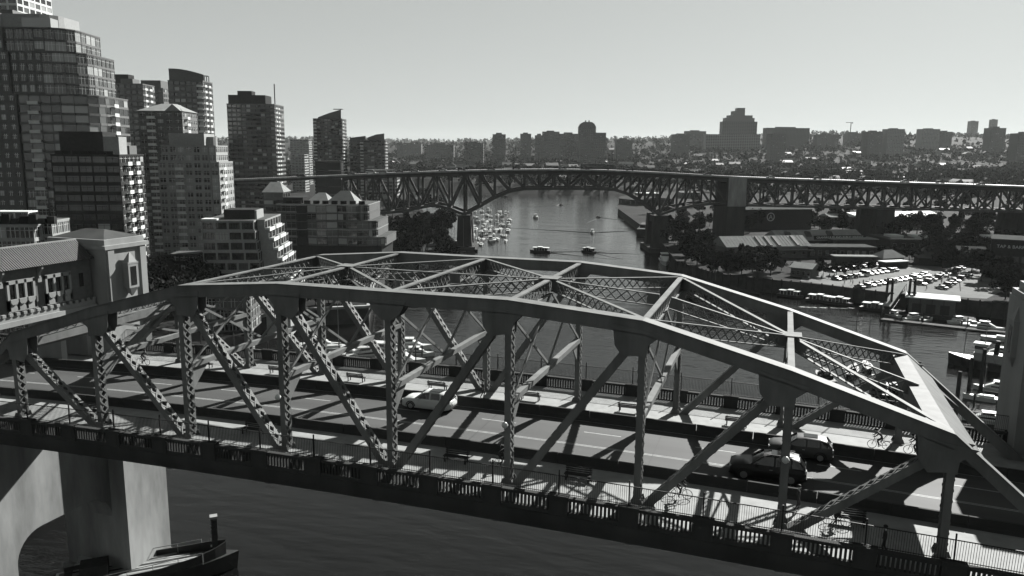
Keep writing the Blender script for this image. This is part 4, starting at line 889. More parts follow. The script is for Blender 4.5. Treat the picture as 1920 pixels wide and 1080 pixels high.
MB().loft([[(x,-1.25*k,.35),(x,1.25*k,.35),(x,1.25*k,2.9),(x,1.1*k,3.1),(x,-1.1*k,3.1),(x,-1.25*k,2.9)] for x, k in ((-9,.94),(-8.8,1),(8.8,1),(9,.94))]).build('body', GREY, t)
for k in range(9): MB().box(-8+k*1.75,-6.5+k*1.75,-1.27,-1.24,1.3,2.4).build('window', GLASS, t)
for x in (-6, -4.9, 5.5): MB().tube((x,-1.28,.48),(x,-1.0,.48),.48,.48,12).build('wheel', BLACK, t)
MB().box(-4,4,-.7,.7,3.1,3.35).build('roof_unit', GREY, t)

# the cars on the near roadway, front towards -x
def suv(x, y, paint, label, sc_=1.0, roofrack=False):
    t = thing('suv', label, 'car', (x, y, zc(x)+.002)); L_, W_, H_ = 4.7, 1.9, 1.72; hw = W_/2
    def sec(xx, pts): return [(xx, yy, zz) for yy, zz in pts]
    def body(xx, zl, zs, ztop, w0, w1): return sec(xx, [(-w0*.9,zl),(w0*.9,zl),(w0,zl+.12),(w0*1.0,(zl+zs)/2+.05),(w0*.97,zs),(w1,ztop),(-w1,ztop),(-w0*.97,zs),(-w0*1.0,(zl+zs)/2+.05),(-w0,zl+.12)])
    secs = [(-2.35,.42,.62,.72,.70,.60),(-2.28,.28,.74,.86,.84,.74),(-2.0,.22,.86,.97,.93,.80),(-1.5,.2,.92,1.03,.95,.84),(-1.0,.2,.95,1.08,.95,.85),(0,.2,.98,1.08,.95,.86),(1.2,.2,1.0,1.09,.95,.86),(1.9,.22,1.0,1.09,.95,.85),(2.22,.3,.98,1.06,.9,.8),(2.32,.42,.8,.95,.82,.74)]
    me = MB().loft([body(*s_) for s_ in secs]).mesh('body', paint); smooth_by(me, 50); bo = place(me, 'body', t)
    # cabin glass and roof
    cab = [(-1.0,1.05,.82),(-.25,1.60,.66),(.3,1.66,.66),(1.35,1.63,.65),(1.95,1.45,.66),(2.25,1.06,.78)]
    gl = MB()
    rings = [[(xx,-hw*.87,1.04),(xx,hw*.87,1.04),(xx,w_,z_),(xx,-w_,z_)] for xx, z_, w_ in cab]
    me = gl.loft(rings).mesh('cabin_glass', GLASS); place(me, 'cabin_glass', t)
    rf = MB().loft([[(xx,-w_-.015,z_-.02),(xx,w_+.015,z_-.02),(xx,w_-.08,z_+.05),(xx,-w_+.08,z_+.05)] for xx, z_, w_ in ((-.28,1.60,.67),(.3,1.67,.68),(1.35,1.64,.67),(1.85,1.52,.67))]).mesh('roof', paint); smooth_by(rf, 40); place(rf, 'roof', t)
    for sy in (-1, 1):
        for (xa, za, xb, zb) in ((-1.02,1.06,-.27,1.62),(.42,1.06,.42,1.64),(1.4,1.06,1.42,1.62),(2.24,1.06,1.9,1.52)):
            MB().beam((xa,sy*.84,za),(xb,sy*.685,zb),.07,.11,(1,0,0)).build('pillar', paint, t)
        for xx in (-1.42, 1.42):
            wh = MB().tube((xx,sy*.72,.36),(xx,sy*.955,.36),.36,.34,18).build('wheel', BLACK, t); MB().tube((xx,sy*.95,.36),(xx,sy*.965,.36),.23,.22,14).build('rim', RIM, wh)
            ar = MB(); n_ = 9
            for k in range(n_):
                a0, a1 = math.pi*k/n_, math.pi*(k+1)/n_; ar.add([(xx+math.cos(a)*r, sy*.962, .36+math.sin(a)*r) for a, r in ((a0,.38),(a1,.38),(a1,.47),(a0,.47))]+[(xx+math.cos(a)*r, sy*.93, .36+math.sin(a)*r) for a, r in ((a0,.38),(a1,.38),(a1,.47),(a0,.47))], [(0,1,2,3),(7,6,5,4),(2,6,7,3),(0,4,5,1)])
            ar.build('wheel_arch', BLACK, bo)
        MB().box(-2.33,-2.14,min(sy*.5,sy*.8),max(sy*.5,sy*.8),.72,.86).build('headlight', LENS_R, t)
        MB().box(2.2,2.33,min(sy*.55,sy*.86),max(sy*.55,sy*.86),.82,1.05).build('tail_light', LENS_R, t)
        MB().box(-.75,-.55,min(sy*.96,sy*1.13),max(sy*.96,sy*1.13),1.02,1.18).build('wing_mirror', paint, t)
        MB().box(.1,.3,min(sy*.95,sy*.975),max(sy*.95,sy*.975),.86,.9).build('door_handle', RIM, bo)
        if roofrack: MB().beam((-.1,sy*.55,1.74),(1.6,sy*.55,1.74),.05,.05).build('roof_rail', IRON, t)
    MB().box(.2,1.2,-.42,.42,1.705,1.745).build('sunroof', GLASS, t)
    MB().box(-2.37,-2.3,-.5,.5,.42,.66).build('grille', BLACK, t); MB().box(2.3,2.35,-.26,.26,.62,.76).build('number_plate', WHITE, t); MB().box(-2.36,-2.2,-.75,.75,.3,.4).build('bumper', BLACK, t); MB().box(2.2,2.36,-.75,.75,.34,.48).build('bumper', BLACK, t)
    t.scale = (sc_, sc_, sc_); return t
suv(-3.0, 12.95, PAINTS[0], 'white hatchback driving on the near bridge behind the middle post')
suv(25.9, 7.9, PAINTS[3], 'large black car on the near bridge behind the right-hand post', 1.12, True)
suv(28.2, 13.2, PAINTS[4], 'grey car half hidden beyond the large black car')
# ------------------------------------------------------------------ people
def skin_mesh(name, J, E, root=0):
    me = bpy.data.meshes.new(name); me.from_pydata([j[0] for j in J], E, []); o = bpy.data.objects.new('tmp', me); col.objects.link(o)
    md = o.modifiers.new('s', 'SKIN'); sv = me.skin_vertices[0].data
    for k, j in enumerate(J): sv[k].radius = (j[1], j[1] if len(j) < 3 else j[2]); sv[k].use_root = (k == root)
    md.use_smooth_shade = True
    sb = o.modifiers.new('b', 'SUBSURF'); sb.levels = 1; sb.render_levels = 1
    bpy.context.view_layer.update(); dg = bpy.context.evaluated_depsgraph_get(); out = bpy.data.meshes.new_from_object(o.evaluated_get(dg)); bpy.data.objects.remove(o); out.name = name; return out
def figure(J):
    """J: dict of joint positions; one continuous body with hands of five fingers left to a mitten-free small set"""
    names = list(J); idx = {n_: k for k, n_ in enumerate(names)}; rad = dict(pelvis=(.15,.12),waist=(.13,.1),chest=(.17,.12),neck=(.06,.06),head0=(.085,.095),head1=(.09,.1),top=(.06,.07),shL=(.07,.07),shR=(.07,.07),elL=(.05,.05),elR=(.05,.05),wrL=(.035,.035),wrR=(.035,.035),haL=(.04,.025),haR=(.04,.025),hipL=(.09,.09),hipR=(.09,.09),knL=(.065,.065),knR=(.065,.065),anL=(.045,.045),anR=(.045,.045),toL=(.04,.03),toR=(.04,.03))
    E_ = [('pelvis','waist'),('waist','chest'),('chest','neck'),('neck','head0'),('head0','head1'),('head1','top')]
    for s in 'LR': E_ += [('chest','sh'+s),('sh'+s,'el'+s),('el'+s,'wr'+s),('wr'+s,'ha'+s),('pelvis','hip'+s),('hip'+s,'kn'+s),('kn'+s,'an'+s),('an'+s,'to'+s)]
    return skin_mesh('body', [(J[n_],)+rad[n_] for n_ in names], [(idx[a], idx[b_]) for a, b_ in E_])
STAND = dict(pelvis=(0,0,.95),waist=(0,0,1.12),chest=(0,0,1.38),neck=(0,0,1.5),head0=(.02,0,1.58),head1=(.02,0,1.66),top=(.01,0,1.74),
    shL=(0,.2,1.42),elL=(-.03,.27,1.14),wrL=(.08,.28,.9),haL=(.11,.27,.8),shR=(0,-.2,1.42),elR=(-.03,-.27,1.14),wrR=(.06,-.28,.9),haR=(.09,-.27,.8),
    hipL=(0,.1,.9),knL=(.12,.11,.5),anL=(.0,.11,.08),toL=(.14,.12,.04),hipR=(0,-.1,.9),knR=(0,-.11,.5),anR=(-.22,-.11,.1),toR=(-.1,-.12,.04))
RIDE = dict(pelvis=(-.2,0,.98),waist=(-.08,0,1.12),chest=(.12,0,1.3),neck=(.22,0,1.38),head0=(.29,0,1.45),head1=(.31,0,1.52),top=(.3,0,1.6),
    shL=(.14,.2,1.32),elL=(.32,.25,1.12),wrL=(.5,.22,1.03),haL=(.56,.21,1.02),shR=(.14,-.2,1.32),elR=(.32,-.25,1.12),wrR=(.5,-.22,1.03),haR=(.56,-.21,1.02),
    hipL=(-.17,.1,.94),knL=(.2,.12,.78),anL=(.02,.12,.36),toL=(.16,.12,.32),hipR=(-.17,-.1,.94),knR=(.16,-.12,.58),anR=(-.02,-.12,.16),toR=(.12,-.12,.12))
BST, BRD = figure(STAND), figure(RIDE)
def seg_mats(me, mats, cuts):      # trousers, shirt, skin by height
    for m_ in mats: me.materials.append(m_)
    for p in me.polygons:
        z = p.center.z; p.material_index = 0 if z < cuts[0] else (1 if z < cuts[1] else 2)
    return me
def head_bits(t, hx, hz, helmet):
    c = MB(); n_ = 10
    c.loft([[(hx+math.cos(a)*r*1.15, math.sin(a)*r, hz+z) for a in [2*math.pi*k/n_ for k in range(n_)]] for r, z in ((.105,.0),(.118,.05),(.1,.11),(.05,.15))]); c.build('helmet' if helmet else 'hair', IRON if helmet else BLACK, t, smooth=True)
    c = MB(); c.tube((hx+.09,0,hz-.04),(hx+.125,0,hz-.06),.018,.012,6); c.build('nose', SKIN, t)
def bicycle(loc, rz, label):
    t = thing('bicycle', label, 'bicycle', loc, rz, 'bicycles on the bridge')
    for xx, nm in ((-.52,'rear_wheel'),(.55,'front_wheel')):
        b_ = MB(); n_ = 20
        b_.loft([[(xx+math.cos(a)*(r), y_, .35+math.sin(a)*r) for r, y_ in ((.35,-.02),(.35,.02),(.31,.015),(.31,-.015))] for a in [2*math.pi*k/n_ for k in range(n_+1)]], caps=False); w_ = b_.build(nm, BLACK, t)
        c = MB()
        for k in range(6): a = math.pi*k/6; c.beam((xx+math.cos(a)*.31,0,.35+math.sin(a)*.31),(xx-math.cos(a)*.31,0,.35-math.sin(a)*.31),.006,.006,(0,1,0))
        c.build('spokes', RIM, w_, kind='stuff')
    b_ = MB()
    for p, q in (((-.52,0,.35),(-.08,0,.3)),((-.52,0,.35),(-.18,0,.75)),((-.08,0,.3),(-.2,0,.88)),((-.08,0,.3),(.4,0,.78)),((-.17,0,.78),(.38,0,.85)),((.36,0,.95),(.55,0,.35))): b_.tube(p, q, .02, .02, 6)
    b_.build('frame', GREY, t); MB().beam((.42,-.26,1.0),(.42,.26,1.0),.04,.04).build('handlebar', IRON, t); MB().beam((-.34,0,.9),(-.06,0,.91),.13,.05).build('saddle', BLACK, t); MB().tube((-.08,-.14,.3),(-.08,.14,.3),.03,.03,6).build('crank', IRON, t)
    return t
def rider(x, y, rz, label, blabel, shirt):
    z = .152+zc(x); bicycle((x,y,z), rz, blabel); t = thing('person', label, 'person', (x,y,z), rz)
    place(seg_mats(BRD.copy(), [CLOTH_D, shirt, SKIN], (1.0, 1.42)), 'body', t); head_bits(t, .3, 1.53, True)
def walker(p, rz, label, group, shirt, sc_=1.0):
    t = thing('person', label, 'person', tuple(p), rz, group); place(WM_[shirt], 'body', t); head_bits(t, .01, 1.67, False); return t
WM_ = {'d': seg_mats(BST.copy(), [CLOTH_D, CLOTH_D, SKIN], (.95,1.5)), 'l': seg_mats(BST.copy(), [CLOTH_D, CLOTH_L, SKIN], (.95,1.5))}
rider(34.2, 17.0, math.pi, 'cyclist in dark clothes on the far sidewalk left of another rider', 'bicycle under the dark-clothed rider on the far sidewalk', CLOTH_D)
rider(36.8, 16.9, math.pi, 'cyclist on the far sidewalk half hidden by the right chord joint', 'bicycle half hidden by the right chord joint', CLOTH_D)
rider(7.6, 2.2, 0, 'cyclist with helmet on the near sidewalk left of the laced post', 'bicycle of the helmeted rider on the near sidewalk', CLOTH_D)
rider(-39.0, 17.2, 0, 'cyclist on the far sidewalk near the left portal', 'bicycle on the far sidewalk near the left portal', CLOTH_D)
rider(20.4, 1.6, 0, 'cyclist on the near sidewalk right of the middle of the span', 'bicycle on the near sidewalk right of the middle of the span', CLOTH_D)
rider(30.2, 1.4, math.pi, 'cyclist on the near sidewalk at lower right', 'bicycle on the near sidewalk at lower right', CLOTH_D)
walker((32.6, -1.4, .152+zc(32.6)), math.pi, 'person walking on the near sidewalk at the lower right', None, 'd')
walker((0.6, 16.9, .152), 0, 'person in dark clothes on the far sidewalk behind the white hatchback', None, 'd')
walker((27.9, 2.6, .152+zc(27.9)), 0, 'person beside the barrier at the lower right of the near sidewalk', None, 'd')
rnd = random.Random(5)
for k in range(34):
    px, py = rnd.choice([(rnd.uniform(1515,1570),rnd.uniform(520,528)),(rnd.uniform(1560,1640),rnd.uniform(528,538)),(rnd.uniform(1735,1790),rnd.uniform(515,545)),(rnd.uniform(1780,1850),rnd.uniform(495,520))])
    p = onz(px, py, LZ+.03); walker(p, rnd.uniform(0,6.28), ('tiny dark-clothed pedestrian on the island quay' if k % 3 else 'tiny pale-shirted pedestrian on the island quay'), 'pedestrians on the island quay', 'd' if k % 3 else 'l')
# ------------------------------------------------------------------ island buildings
RIBM = {}
def shed(name, label, cat, a, b2, depth, h, rise, wall, roof, kind='gable', over=.7, ribs=0, windows=0, base=LZ, sky_=0):
    """a, b2: pixels of the front wall's foot"""
    A, B = onz(*a, base), onz(*b2, base); w_ = float(np.linalg.norm(B-A)); rz = math.atan2(B[1]-A[1], B[0]-A[0])
    t = thing(name, label, cat, (A[0],A[1],base-.05), rz); MB().box(0,w_,0,depth,0,h).build('wall', wall, t)
    o = over
    if kind == 'gable':
        rb = MB(); rb.yprism([(-o,h-.1),(depth+o,h-.1),(depth+o,h+.1),(depth/2,h+rise),(-o,h+.1)], -o, w_+o); r_ = rb.build('roof', roof, t)
        if ribs:
            sl = math.hypot(depth/2+o, rise-.1)
            for k in range(int((w_+2*o)/ribs)):
                x = -o+.1+k*ribs; MB().beam((x,-o-.01,h+.13),(x,depth/2,h+rise+.04),.09,.08).build('roof_rib', roof, r_)
    elif kind == 'hip':
        rb = MB(); f_ = min(.35, depth/2/w_); rb.add([(-o,-o,h),(w_+o,-o,h),(w_+o,depth+o,h),(-o,depth+o,h),(w_*f_,depth/2,h+rise),(w_*(1-f_),depth/2,h+rise)], [(0,1,5,4),(1,2,5),(2,3,4,5),(3,0,4),(0,3,2,1)]); rb.build('roof', roof, t)
    else:
        MB().box(-o,w_+o,-o,depth+o,h,h+.4).build('roof', roof, t)
        for k in range(sky_):
            x = w_*(.1+.8*k/max(1,sky_-1)); MB().box(x-3,x+3,depth*.25,depth*.6,h+.4,h+1.5).build('skylight', WHITE, t)
    for k in range(windows):
        x = w_*(k+.5)/windows; ww = min(1.6, w_/windows*.6); f2 = MB().box(x-ww/2-.12,x+ww/2+.12,-.06,.0,h*.28,h*.72).build('window', CREAM, t); MB().box(x-ww/2,x+ww/2,-.1,-.061,h*.31,h*.69).build('pane', GLASS, f2)
    return t, w_, depth, h
def text_mesh(s, size):
    cu = bpy.data.curves.new('txt', 'FONT'); cu.body = s; cu.size = size; cu.extrude = .04; cu.align_x = 'CENTER'; cu.resolution_u = 2
    o = bpy.data.objects.new('tmp', cu); col.objects.link(o); bpy.context.view_layer.update(); me = bpy.data.meshes.new_from_object(o.evaluated_get(bpy.context.evaluated_depsgraph_get())); bpy.data.objects.remove(o); return me
t, w_, d_, h = shed('market_hall', 'long market shed with pale ribbed roof and dark vents by the quay trees', 'building', (1362,486), (1516,483), 15, 5.5, 4.2, GREY, METALROOF, ribs=1.6, windows=8)
for x in (.42, .53, .63, .86): MB().beam((w_*x, -.4, h+.45), (w_*x, d_*.45, h+4.0), 1.3, .5).build('roof_vent', DARK, t)
MB().beam((w_*.36,-3.4,h-1.6),(w_*.98,-3.4,h-1.6),3.2,.25,(0,.35,1)).build('awning', METALROOF, t)
t, w_, d_, h = shed('market_hall', 'market building with a dark lettered sign on its pale sloping roof', 'building', (1462,471), (1618,468), 16, 5.2, 4.4, DARK, METALROOF, ribs=1.8, windows=8)
sl = math.atan2(4.4, d_/2+.7); sx = w_*.70
tb = MB(); tb.box(-14.5,14.5,-.06,.02,0,2.0); brd = place(tb.mesh('sign_board', DARK), 'sign_board', t, (sx,-.75,h+.35), rot=(-.3,0,0))
tm = text_mesh('GRANVILLE ISLAND PUBLIC MARKET', 1.6); tm.materials.append(WHITE); place(tm, 'lettering', brd, (0,-.12,.45), rot=(math.pi/2,0,0))
for x in (.12, .36, .62): MB().xprism([(w_*x-1.4,h+1.6),(w_*x+1.4,h+1.6),(w_*x,h+4.2)], 1.2, 6).build('roof_dormer', METALROOF_D, t)
shed('market_wing', 'long low market wing with white eaves right of the vented shed', 'building', (1516,484), (1640,485), 12, 5, .8, DARK, METALROOF_D, 'flat', .5, windows=9)
shed('market_wing', 'second low market wing with a white roof edge behind the first', 'building', (1560,472), (1642,472), 10, 6, .6, DARK, METALROOF, 'flat', .8)
shed('market_wing', 'small white-edged shed roof between quay trees and car park', 'building', (1566,496), (1642,497), 5, 3.4, .5, DARK, METALROOF, 'flat', .6)
t, w_, d_, h = shed('school_building', 'dark flat building under the far bridge bearing a round letter sign', 'building', (1382,432), (1520,430), 22, 12.5, .4, DARK, METALROOF_D, 'flat', .2, windows=0)
x = w_*.44; b_ = MB(); n_ = 24; b_.loft([[(x+math.cos(a)*r, y_, 8.2+math.sin(a)*r) for r, y_ in ((2.7,-.02),(2.7,-.2),(2.15,-.2),(2.15,-.02))] for a in [2*math.pi*k/n_ for k in range(n_+1)]], caps=False); sg = b_.build('round_sign', WHITE, t)
tm = text_mesh('A', 4.2); tm.materials.append(WHITE); place(tm, 'letter', sg, (x,-.16,6.75), rot=(math.pi/2,0,0))
shed('warehouse', 'white-roofed warehouse seen under the far bridge trusses', 'building', (1612,428), (1768,424), 26, 7, 2.4, GREY, WHITE, windows=10)
shed('warehouse', 'small white-roofed warehouse left of the larger one under the far bridge', 'building', (1555,424), (1600,424), 14, 6, 2, GREY, METALROOF)
shed('warehouse', 'long grey flat building with white skylight boxes on the island', 'building', (1668,474), (1900,476), 24, 6.5, .4, DARK, METALROOF_D, 'flat', .6, windows=14, sky_=5)
shed('kiosk', 'dark pyramid-roofed pavilion with sunlit ridge beside the square', 'pavilion', (1722,498), (1785,501), 13, 3.5, 5.5, DARK, METALROOF_D, 'hip', 1.0)
shed('kiosk', 'small white hip-roofed kiosk behind the car park', 'kiosk', (1655,497), (1694,495), 7, 3.0, 3.2, CREAM, METALROOF, 'hip', .8)
shed('kiosk', 'low white flat awning in front of the hip-roofed kiosk', 'kiosk', (1660,504), (1702,502), 4, 2.6, .2, DARK, WHITE, 'flat', .4)
shed('restaurant', 'quayside restaurant with curved grey roof at the left of the car park', 'building', (1482,518), (1520,522), 9, 3.6, 1.8, GREY, METALROOF, over=.6, windows=4)
t, w_, d_, h = shed('pub_building', 'dark pub building with lettered fascia at the right edge of the island', 'building', (1852,520), (1985,530), 20, 15, .4, DARK, METALROOF_D, 'flat', .3, windows=0)
tm = text_mesh('TAP & BARREL', 1.75); tm.materials.append(WHITE); place(tm, 'lettering', t, (w_*.32,-.14,12.0), rot=(math.pi/2,0,0))
for k in range(8):
    for z in (2.0, 6.5): MB().box(1.5+k*3,3.6+k*3,-.08,-.0,z,z+2.4).build('window', GLASS_M, t)
shed('workshop', 'grey gabled workshop roof behind the square at right', 'building', (1800,498), (1850,500), 14, 5, 3, DARK, METALROOF_D)
shed('storehouse', 'white tent-like roof far under the bridge centre', 'building', (1078,362), (1106,362), 14, 4, 5, GREY, WHITE, base=-29)
shed('storehouse', 'white flat roof behind the bridge right of the channel', 'building', (1200,372), (1236,372), 18, 5, 1, GREY, WHITE, 'flat')
shed('storehouse', 'dark timber wharf shed right of the channel beyond the bridge', 'building', (1160,382), (1196,386), 40, 5, 2.5, TIMBER, METALROOF_D, windows=4)
shed('storehouse', 'pale low roof behind the bridge pier at the island', 'building', (1278,372), (1312,372), 16, 6, 1, GREY, METALROOF, 'flat')
# ferry dock pavilion on floats
t, w_, d_, h = shed('dock_pavilion', 'floating dock pavilion with bright flat roof at the ferry landing', 'pavilion', (1702,586), (1790,594), 8, 5.2, .4, GREY, WHITE, 'flat', 1.2, base=WZ+.8)
MB().box(-4, w_+6, -3.5, d_+2, -1.2, .04).build('float', TIMBER, t)
for k in range(3): MB().box(w_*(.08+.3*k), w_*(.28+.3*k), -.12, -.02, .3, 3.4).build('opening', BLACK, t)
for k in range(5): MB().tube((w_*k/4,-1.0,0),(w_*k/4,-1.0,5.2),.12,.12,6).build('post', IRON, t)
# gangway and gantry
a, b2 = onz(1692,543,LZ), onz(1660,588,WZ+1); t = thing('gangway', 'sloping covered gangway from the quay down to the ferry float', 'gangway', tuple(a)); d = b2-a
for sy in (-1.2, 1.2):
    nrm = np.array([-d[1], d[0], 0]); nrm = nrm/np.linalg.norm(nrm)*sy
    for zz in (.1, 2.2): MB().beam(nrm+(0,0,zz), d+nrm+(0,0,zz), .18, .18).build('rail', GREY, t)
    for k in range(9): q = d*k/8+nrm; MB().beam(q+(0,0,.1), q+(0,0,2.2), .12, .12).build('stanchion', GREY, t)
MB().beam((0,0,0), d, 2.3, .15).build('walkway', TIMBER, t); MB().beam((0,0,2.5), d+(0,0,2.5), 2.6, .1).build('canopy', METALROOF, t)
for px in (1664, 1706):
    p = onz(px, 588, WZ); t = thing('gantry_post', 'dark timber dolphin tower left of the ferry ramp' if px < 1680 else 'dark timber dolphin tower right of the ferry ramp', 'piling', (p[0],p[1],WZ-2))
    for dx, dy in ((-.9,-.9),(.9,-.9),(.9,.9),(-.9,.9)): MB().tube((dx,dy,0),(dx*.8,dy*.8,14),.35,.3,7).build('pile', TIMBER, t)
    for z in (5, 9, 13): MB().box(-1.3,1.3,-1.3,1.3,z,z+.35).build('collar', TIMBER, t)
# quay timber piles, one by one
pts = right_shore[4:14]
for j in range(len(pts)-1):
    a, b2 = np.array(pts[j]), np.array(pts[j+1]); n_ = int(np.linalg.norm(b2-a)/3.2)
    for k in range(n_):
        p = a+(b2-a)*k/n_; nrm = np.array([(b2-a)[1], -(b2-a)[0]]); nrm /= np.linalg.norm(nrm); p = p+nrm*.5
        o = place(RIBM.setdefault('pile', MB().tube((0,0,-2.5),(0,0,5.8),.28,.25,7).mesh('quay_pile', TIMBER)), 'quay_pile', None, (p[0],p[1],WZ)); tag(o, 'dark timber pile in the row along the island quay', 'pile', 'timber piles of the island quay')
trees_px([(1290,352),(1310,330),(1330,345),(1350,318),(1372,325),(1395,330),(1415,318),(1440,322),(1300,370),(1325,380),(1345,300),(1370,300),(1395,302),(1425,300),(1450,310)], 0, 'dark leafy tree in the clump at the island tip', 'trees at the island tip', (8,13))
trees_px([(1470,322),(1500,318),(1540,316),(1575,312),(1605,318),(1640,322),(1660,368),(1685,372),(1590,310),(1550,308)], 0, 'leafy tree beside the market sheds', 'trees beside the market sheds', (5,7))
trees_px([(1800,325),(1830,318),(1850,300),(1870,295),(1890,285),(1905,278),(1840,330),(1880,310),(1815,345),(1775,335),(1745,345),(1710,352),(1900,262)], 0, 'dark tree around the square by the pub building', 'trees around the square', (8,12))
trees_px([(1280,480),(1310,470),(1345,480),(1380,475),(1280,520),(1330,520),(1420,500),(1540,470),(1580,480),(1690,460),(1720,470),(1790,470),(1830,465),(1870,470),(1520,520),(1570,540),(1760,520),(1800,540),(1850,530),(1890,540),(1265,440),(1255,470)], 0, 'dark tree under the far bridge on the island', 'trees under the far bridge on the island', (9,15))
trees_px([(1220,620),(1250,600),(1280,610),(1310,620),(1345,600),(1390,610),(1430,620),(1480,600),(1530,610),(1590,620),(1650,600),(1700,610),(1760,630),(1820,600),(1880,620),(1930,610),(1300,700),(1400,720),(1500,700),(1600,720),(1700,730),(1800,700),(1900,720),(1350,780),(1450,790),(1550,780),(1650,790),(1750,780),(1850,790)], 0, 'leafy tree behind the far bridge on the right', 'trees behind the far bridge on the right', (9,15))

rnd2 = random.Random(21); ex = []
for k in range(60):
    px = rnd2.uniform(1270, 1900); D = rnd2.uniform(330, 520)
    if (1640 < px < 1800 and D < 350) or (1335 < px < 1655 and D < 450): continue
    ex.append((px, D))
trees_px(ex, 0, 'dark leafy tree scattered among the island roofs', 'trees among the island roofs', (8,14))
# ------------------------------------------------------------------ boats
def hull(L_, B_, H_, M_, bow=2.2, stern=.8, sheer=.3, M2=None):
    b_ = MB(); rings = []
    for k in range(11):
        t_ = k/10; x = -L_/2+L_*t_; wv = B_/2*(stern+(1-stern)*min(1,t_*3))*(1-max(0,(t_-.45)/.55)**bow)+.02; z = H_*(1+sheer*t_**2)
        rings.append([(x-(.0 if t_ < .9 else 0), -wv*.55, -.35), (x, wv*.55, -.35), (x+.06*t_*L_*.3, wv, z), (x+.06*t_*L_*.3, -wv, z)])
    b_.loft(rings); return b_.mesh('hull', M_)
def boat_parts(t, kind, L_, M_):
    B_ = L_*.32; H_ = L_*.1
    if kind == 'cruiser':
        place(hull(L_,B_,H_,M_), 'hull', t); MB().loft([[(x,-w_,H_*.9),(x,w_,H_*.9),(x*.97,w_*.85,H_+h_),(x*.97,-w_*.85,H_+h_)] for x, w_, h_ in ((-L_*.3,B_*.38,L_*.1),(L_*.1,B_*.38,L_*.12),(L_*.3,B_*.22,L_*.02))]).build('cabin', M_, t)
        MB().loft([[(x,-w_,H_+L_*.1),(x,w_,H_+L_*.1),(x*.95,w_*.8,H_+L_*.17),(x*.95,-w_*.8,H_+L_*.17)] for x, w_ in ((-L_*.2,B_*.32),(L_*.06,B_*.3))]).build('flybridge', GLASS, t); MB().box(-L_*.24,L_*.08,-B_*.34,B_*.34,H_+L_*.17,H_+L_*.19).build('hard_top', M_, t)
        for sy in (-1,1): MB().box(-L_*.25,L_*.12,min(sy*B_*.37,sy*B_*.39),max(sy*B_*.37,sy*B_*.39),H_+L_*.03,H_+L_*.07).build('window', GLASS, t)
    elif kind == 'sail':
        place(hull(L_,B_*.85,H_,M_,1.6,.55), 'hull', t); MB().loft([[(x,-w_,H_*.95),(x,w_,H_*.95),(x,w_*.8,H_+h_),(x,-w_*.8,H_+h_)] for x, w_, h_ in ((-L_*.15,B_*.28,L_*.05),(L_*.15,B_*.25,L_*.05),(L_*.28,B_*.12,.05))]).build('cabin', M_, t)
        MB().tube((L_*.08,0,H_),(L_*.08,0,H_+L_*1.25),.09,.06,6).build('mast', CREAM, t); MB().tube((L_*.07,0,H_+L_*.14),(-L_*.34,0,H_+L_*.13),.1,.08,6).build('boom', DARK, t)
        MB().beam((L_*.08,-L_*.09,H_+L_*.75),(L_*.08,L_*.09,H_+L_*.75),.06,.06).build('spreader', IRON, t)
        for q in ((L_*.5,0,H_*1.25),(-L_*.48,0,H_)): MB().tube((L_*.08,0,H_+L_*1.22),q,.02,.02,4).build('stay', IRON, t)
    elif kind == 'ferry':
        place(hull(L_,B_*1.1,H_*1.0,M_,2.5,.9,.15), 'hull', t); MB().box(-L_*.36,L_*.3,-B_*.42,B_*.42,H_*.9,H_+1.4).build('cabin', GLASS, t)
        for sy in (-1,1):
            for k in range(6): x = -L_*.36+k*L_*.66/5; MB().box(x-.06,x+.06,min(sy*B_*.42,sy*B_*.45),max(sy*B_*.42,sy*B_*.45),H_*.9,H_+1.4).build('window_post', WHITE, t)
        MB().box(-L_*.42,-L_*.12,-B_*.5,B_*.5,H_+1.4,H_+1.6).build('roof', WHITE, t); MB().box(-L_*.1,L_*.12,-B_*.5,B_*.5,H_+1.75,H_+1.95).build('roof', WHITE, t); MB().box(L_*.14,L_*.36,-B_*.48,B_*.48,H_+1.4,H_+1.6).build('roof', WHITE, t); MB().box(-L_*.1,L_*.12,-B_*.4,B_*.4,H_+1.4,H_+1.75).build('wheelhouse', GLASS, t)
    elif kind == 'tug':
        place(hull(L_,B_,H_*1.25,M_,2.6,.85,.55), 'hull', t); MB().box(-L_*.25,L_*.15,-B_*.32,B_*.32,H_*1.1,H_+2.6).build('deckhouse', CREAM, t); MB().box(-.02*L_,L_*.14,-B_*.26,B_*.26,H_+2.6,H_+4.8).build('wheelhouse', WHITE, t)
        MB().box(-.025*L_,L_*.145,-B_*.265,B_*.265,H_+3.5,H_+4.3).build('wheelhouse_window', GLASS, t); MB().box(-.05*L_,L_*.17,-B_*.3,B_*.3,H_+4.8,H_+5.0).build('roof', WHITE, t)
        MB().tube((-L_*.14,0,H_+2.6),(-L_*.15,0,H_+6),.6,.55,10).build('funnel', DARK, t); MB().tube((L_*.02,0,H_+5),(L_*.02,0,H_+11),.12,.07,6).build('mast', CREAM, t); MB().tube((L_*.3,0,H_*1.2),(L_*.29,0,H_+8),.1,.06,6).build('mast', CREAM, t)
        for k in range(7): MB().tube((-L_*.35+k*L_*.1,-B_*.49,H_*.8),(-L_*.35+k*L_*.1,-B_*.53,H_*.8),.35,.35,8).build('fender', BLACK, t)
    elif kind == 'barge':
        MB().loft([[(x,-B_*.5,z0),(x,B_*.5,z0),(x,B_*.5,H_*1.6),(x,-B_*.5,H_*1.6)] for x, z0 in ((-L_/2,.6),(-L_*.42,-.4),(L_*.42,-.4),(L_/2,.6))]).build('hull', M_, t); MB().box(-L_*.46,L_*.46,-B_*.46,B_*.46,H_*1.6,H_*1.6+.25).build('deck', GREY, t)
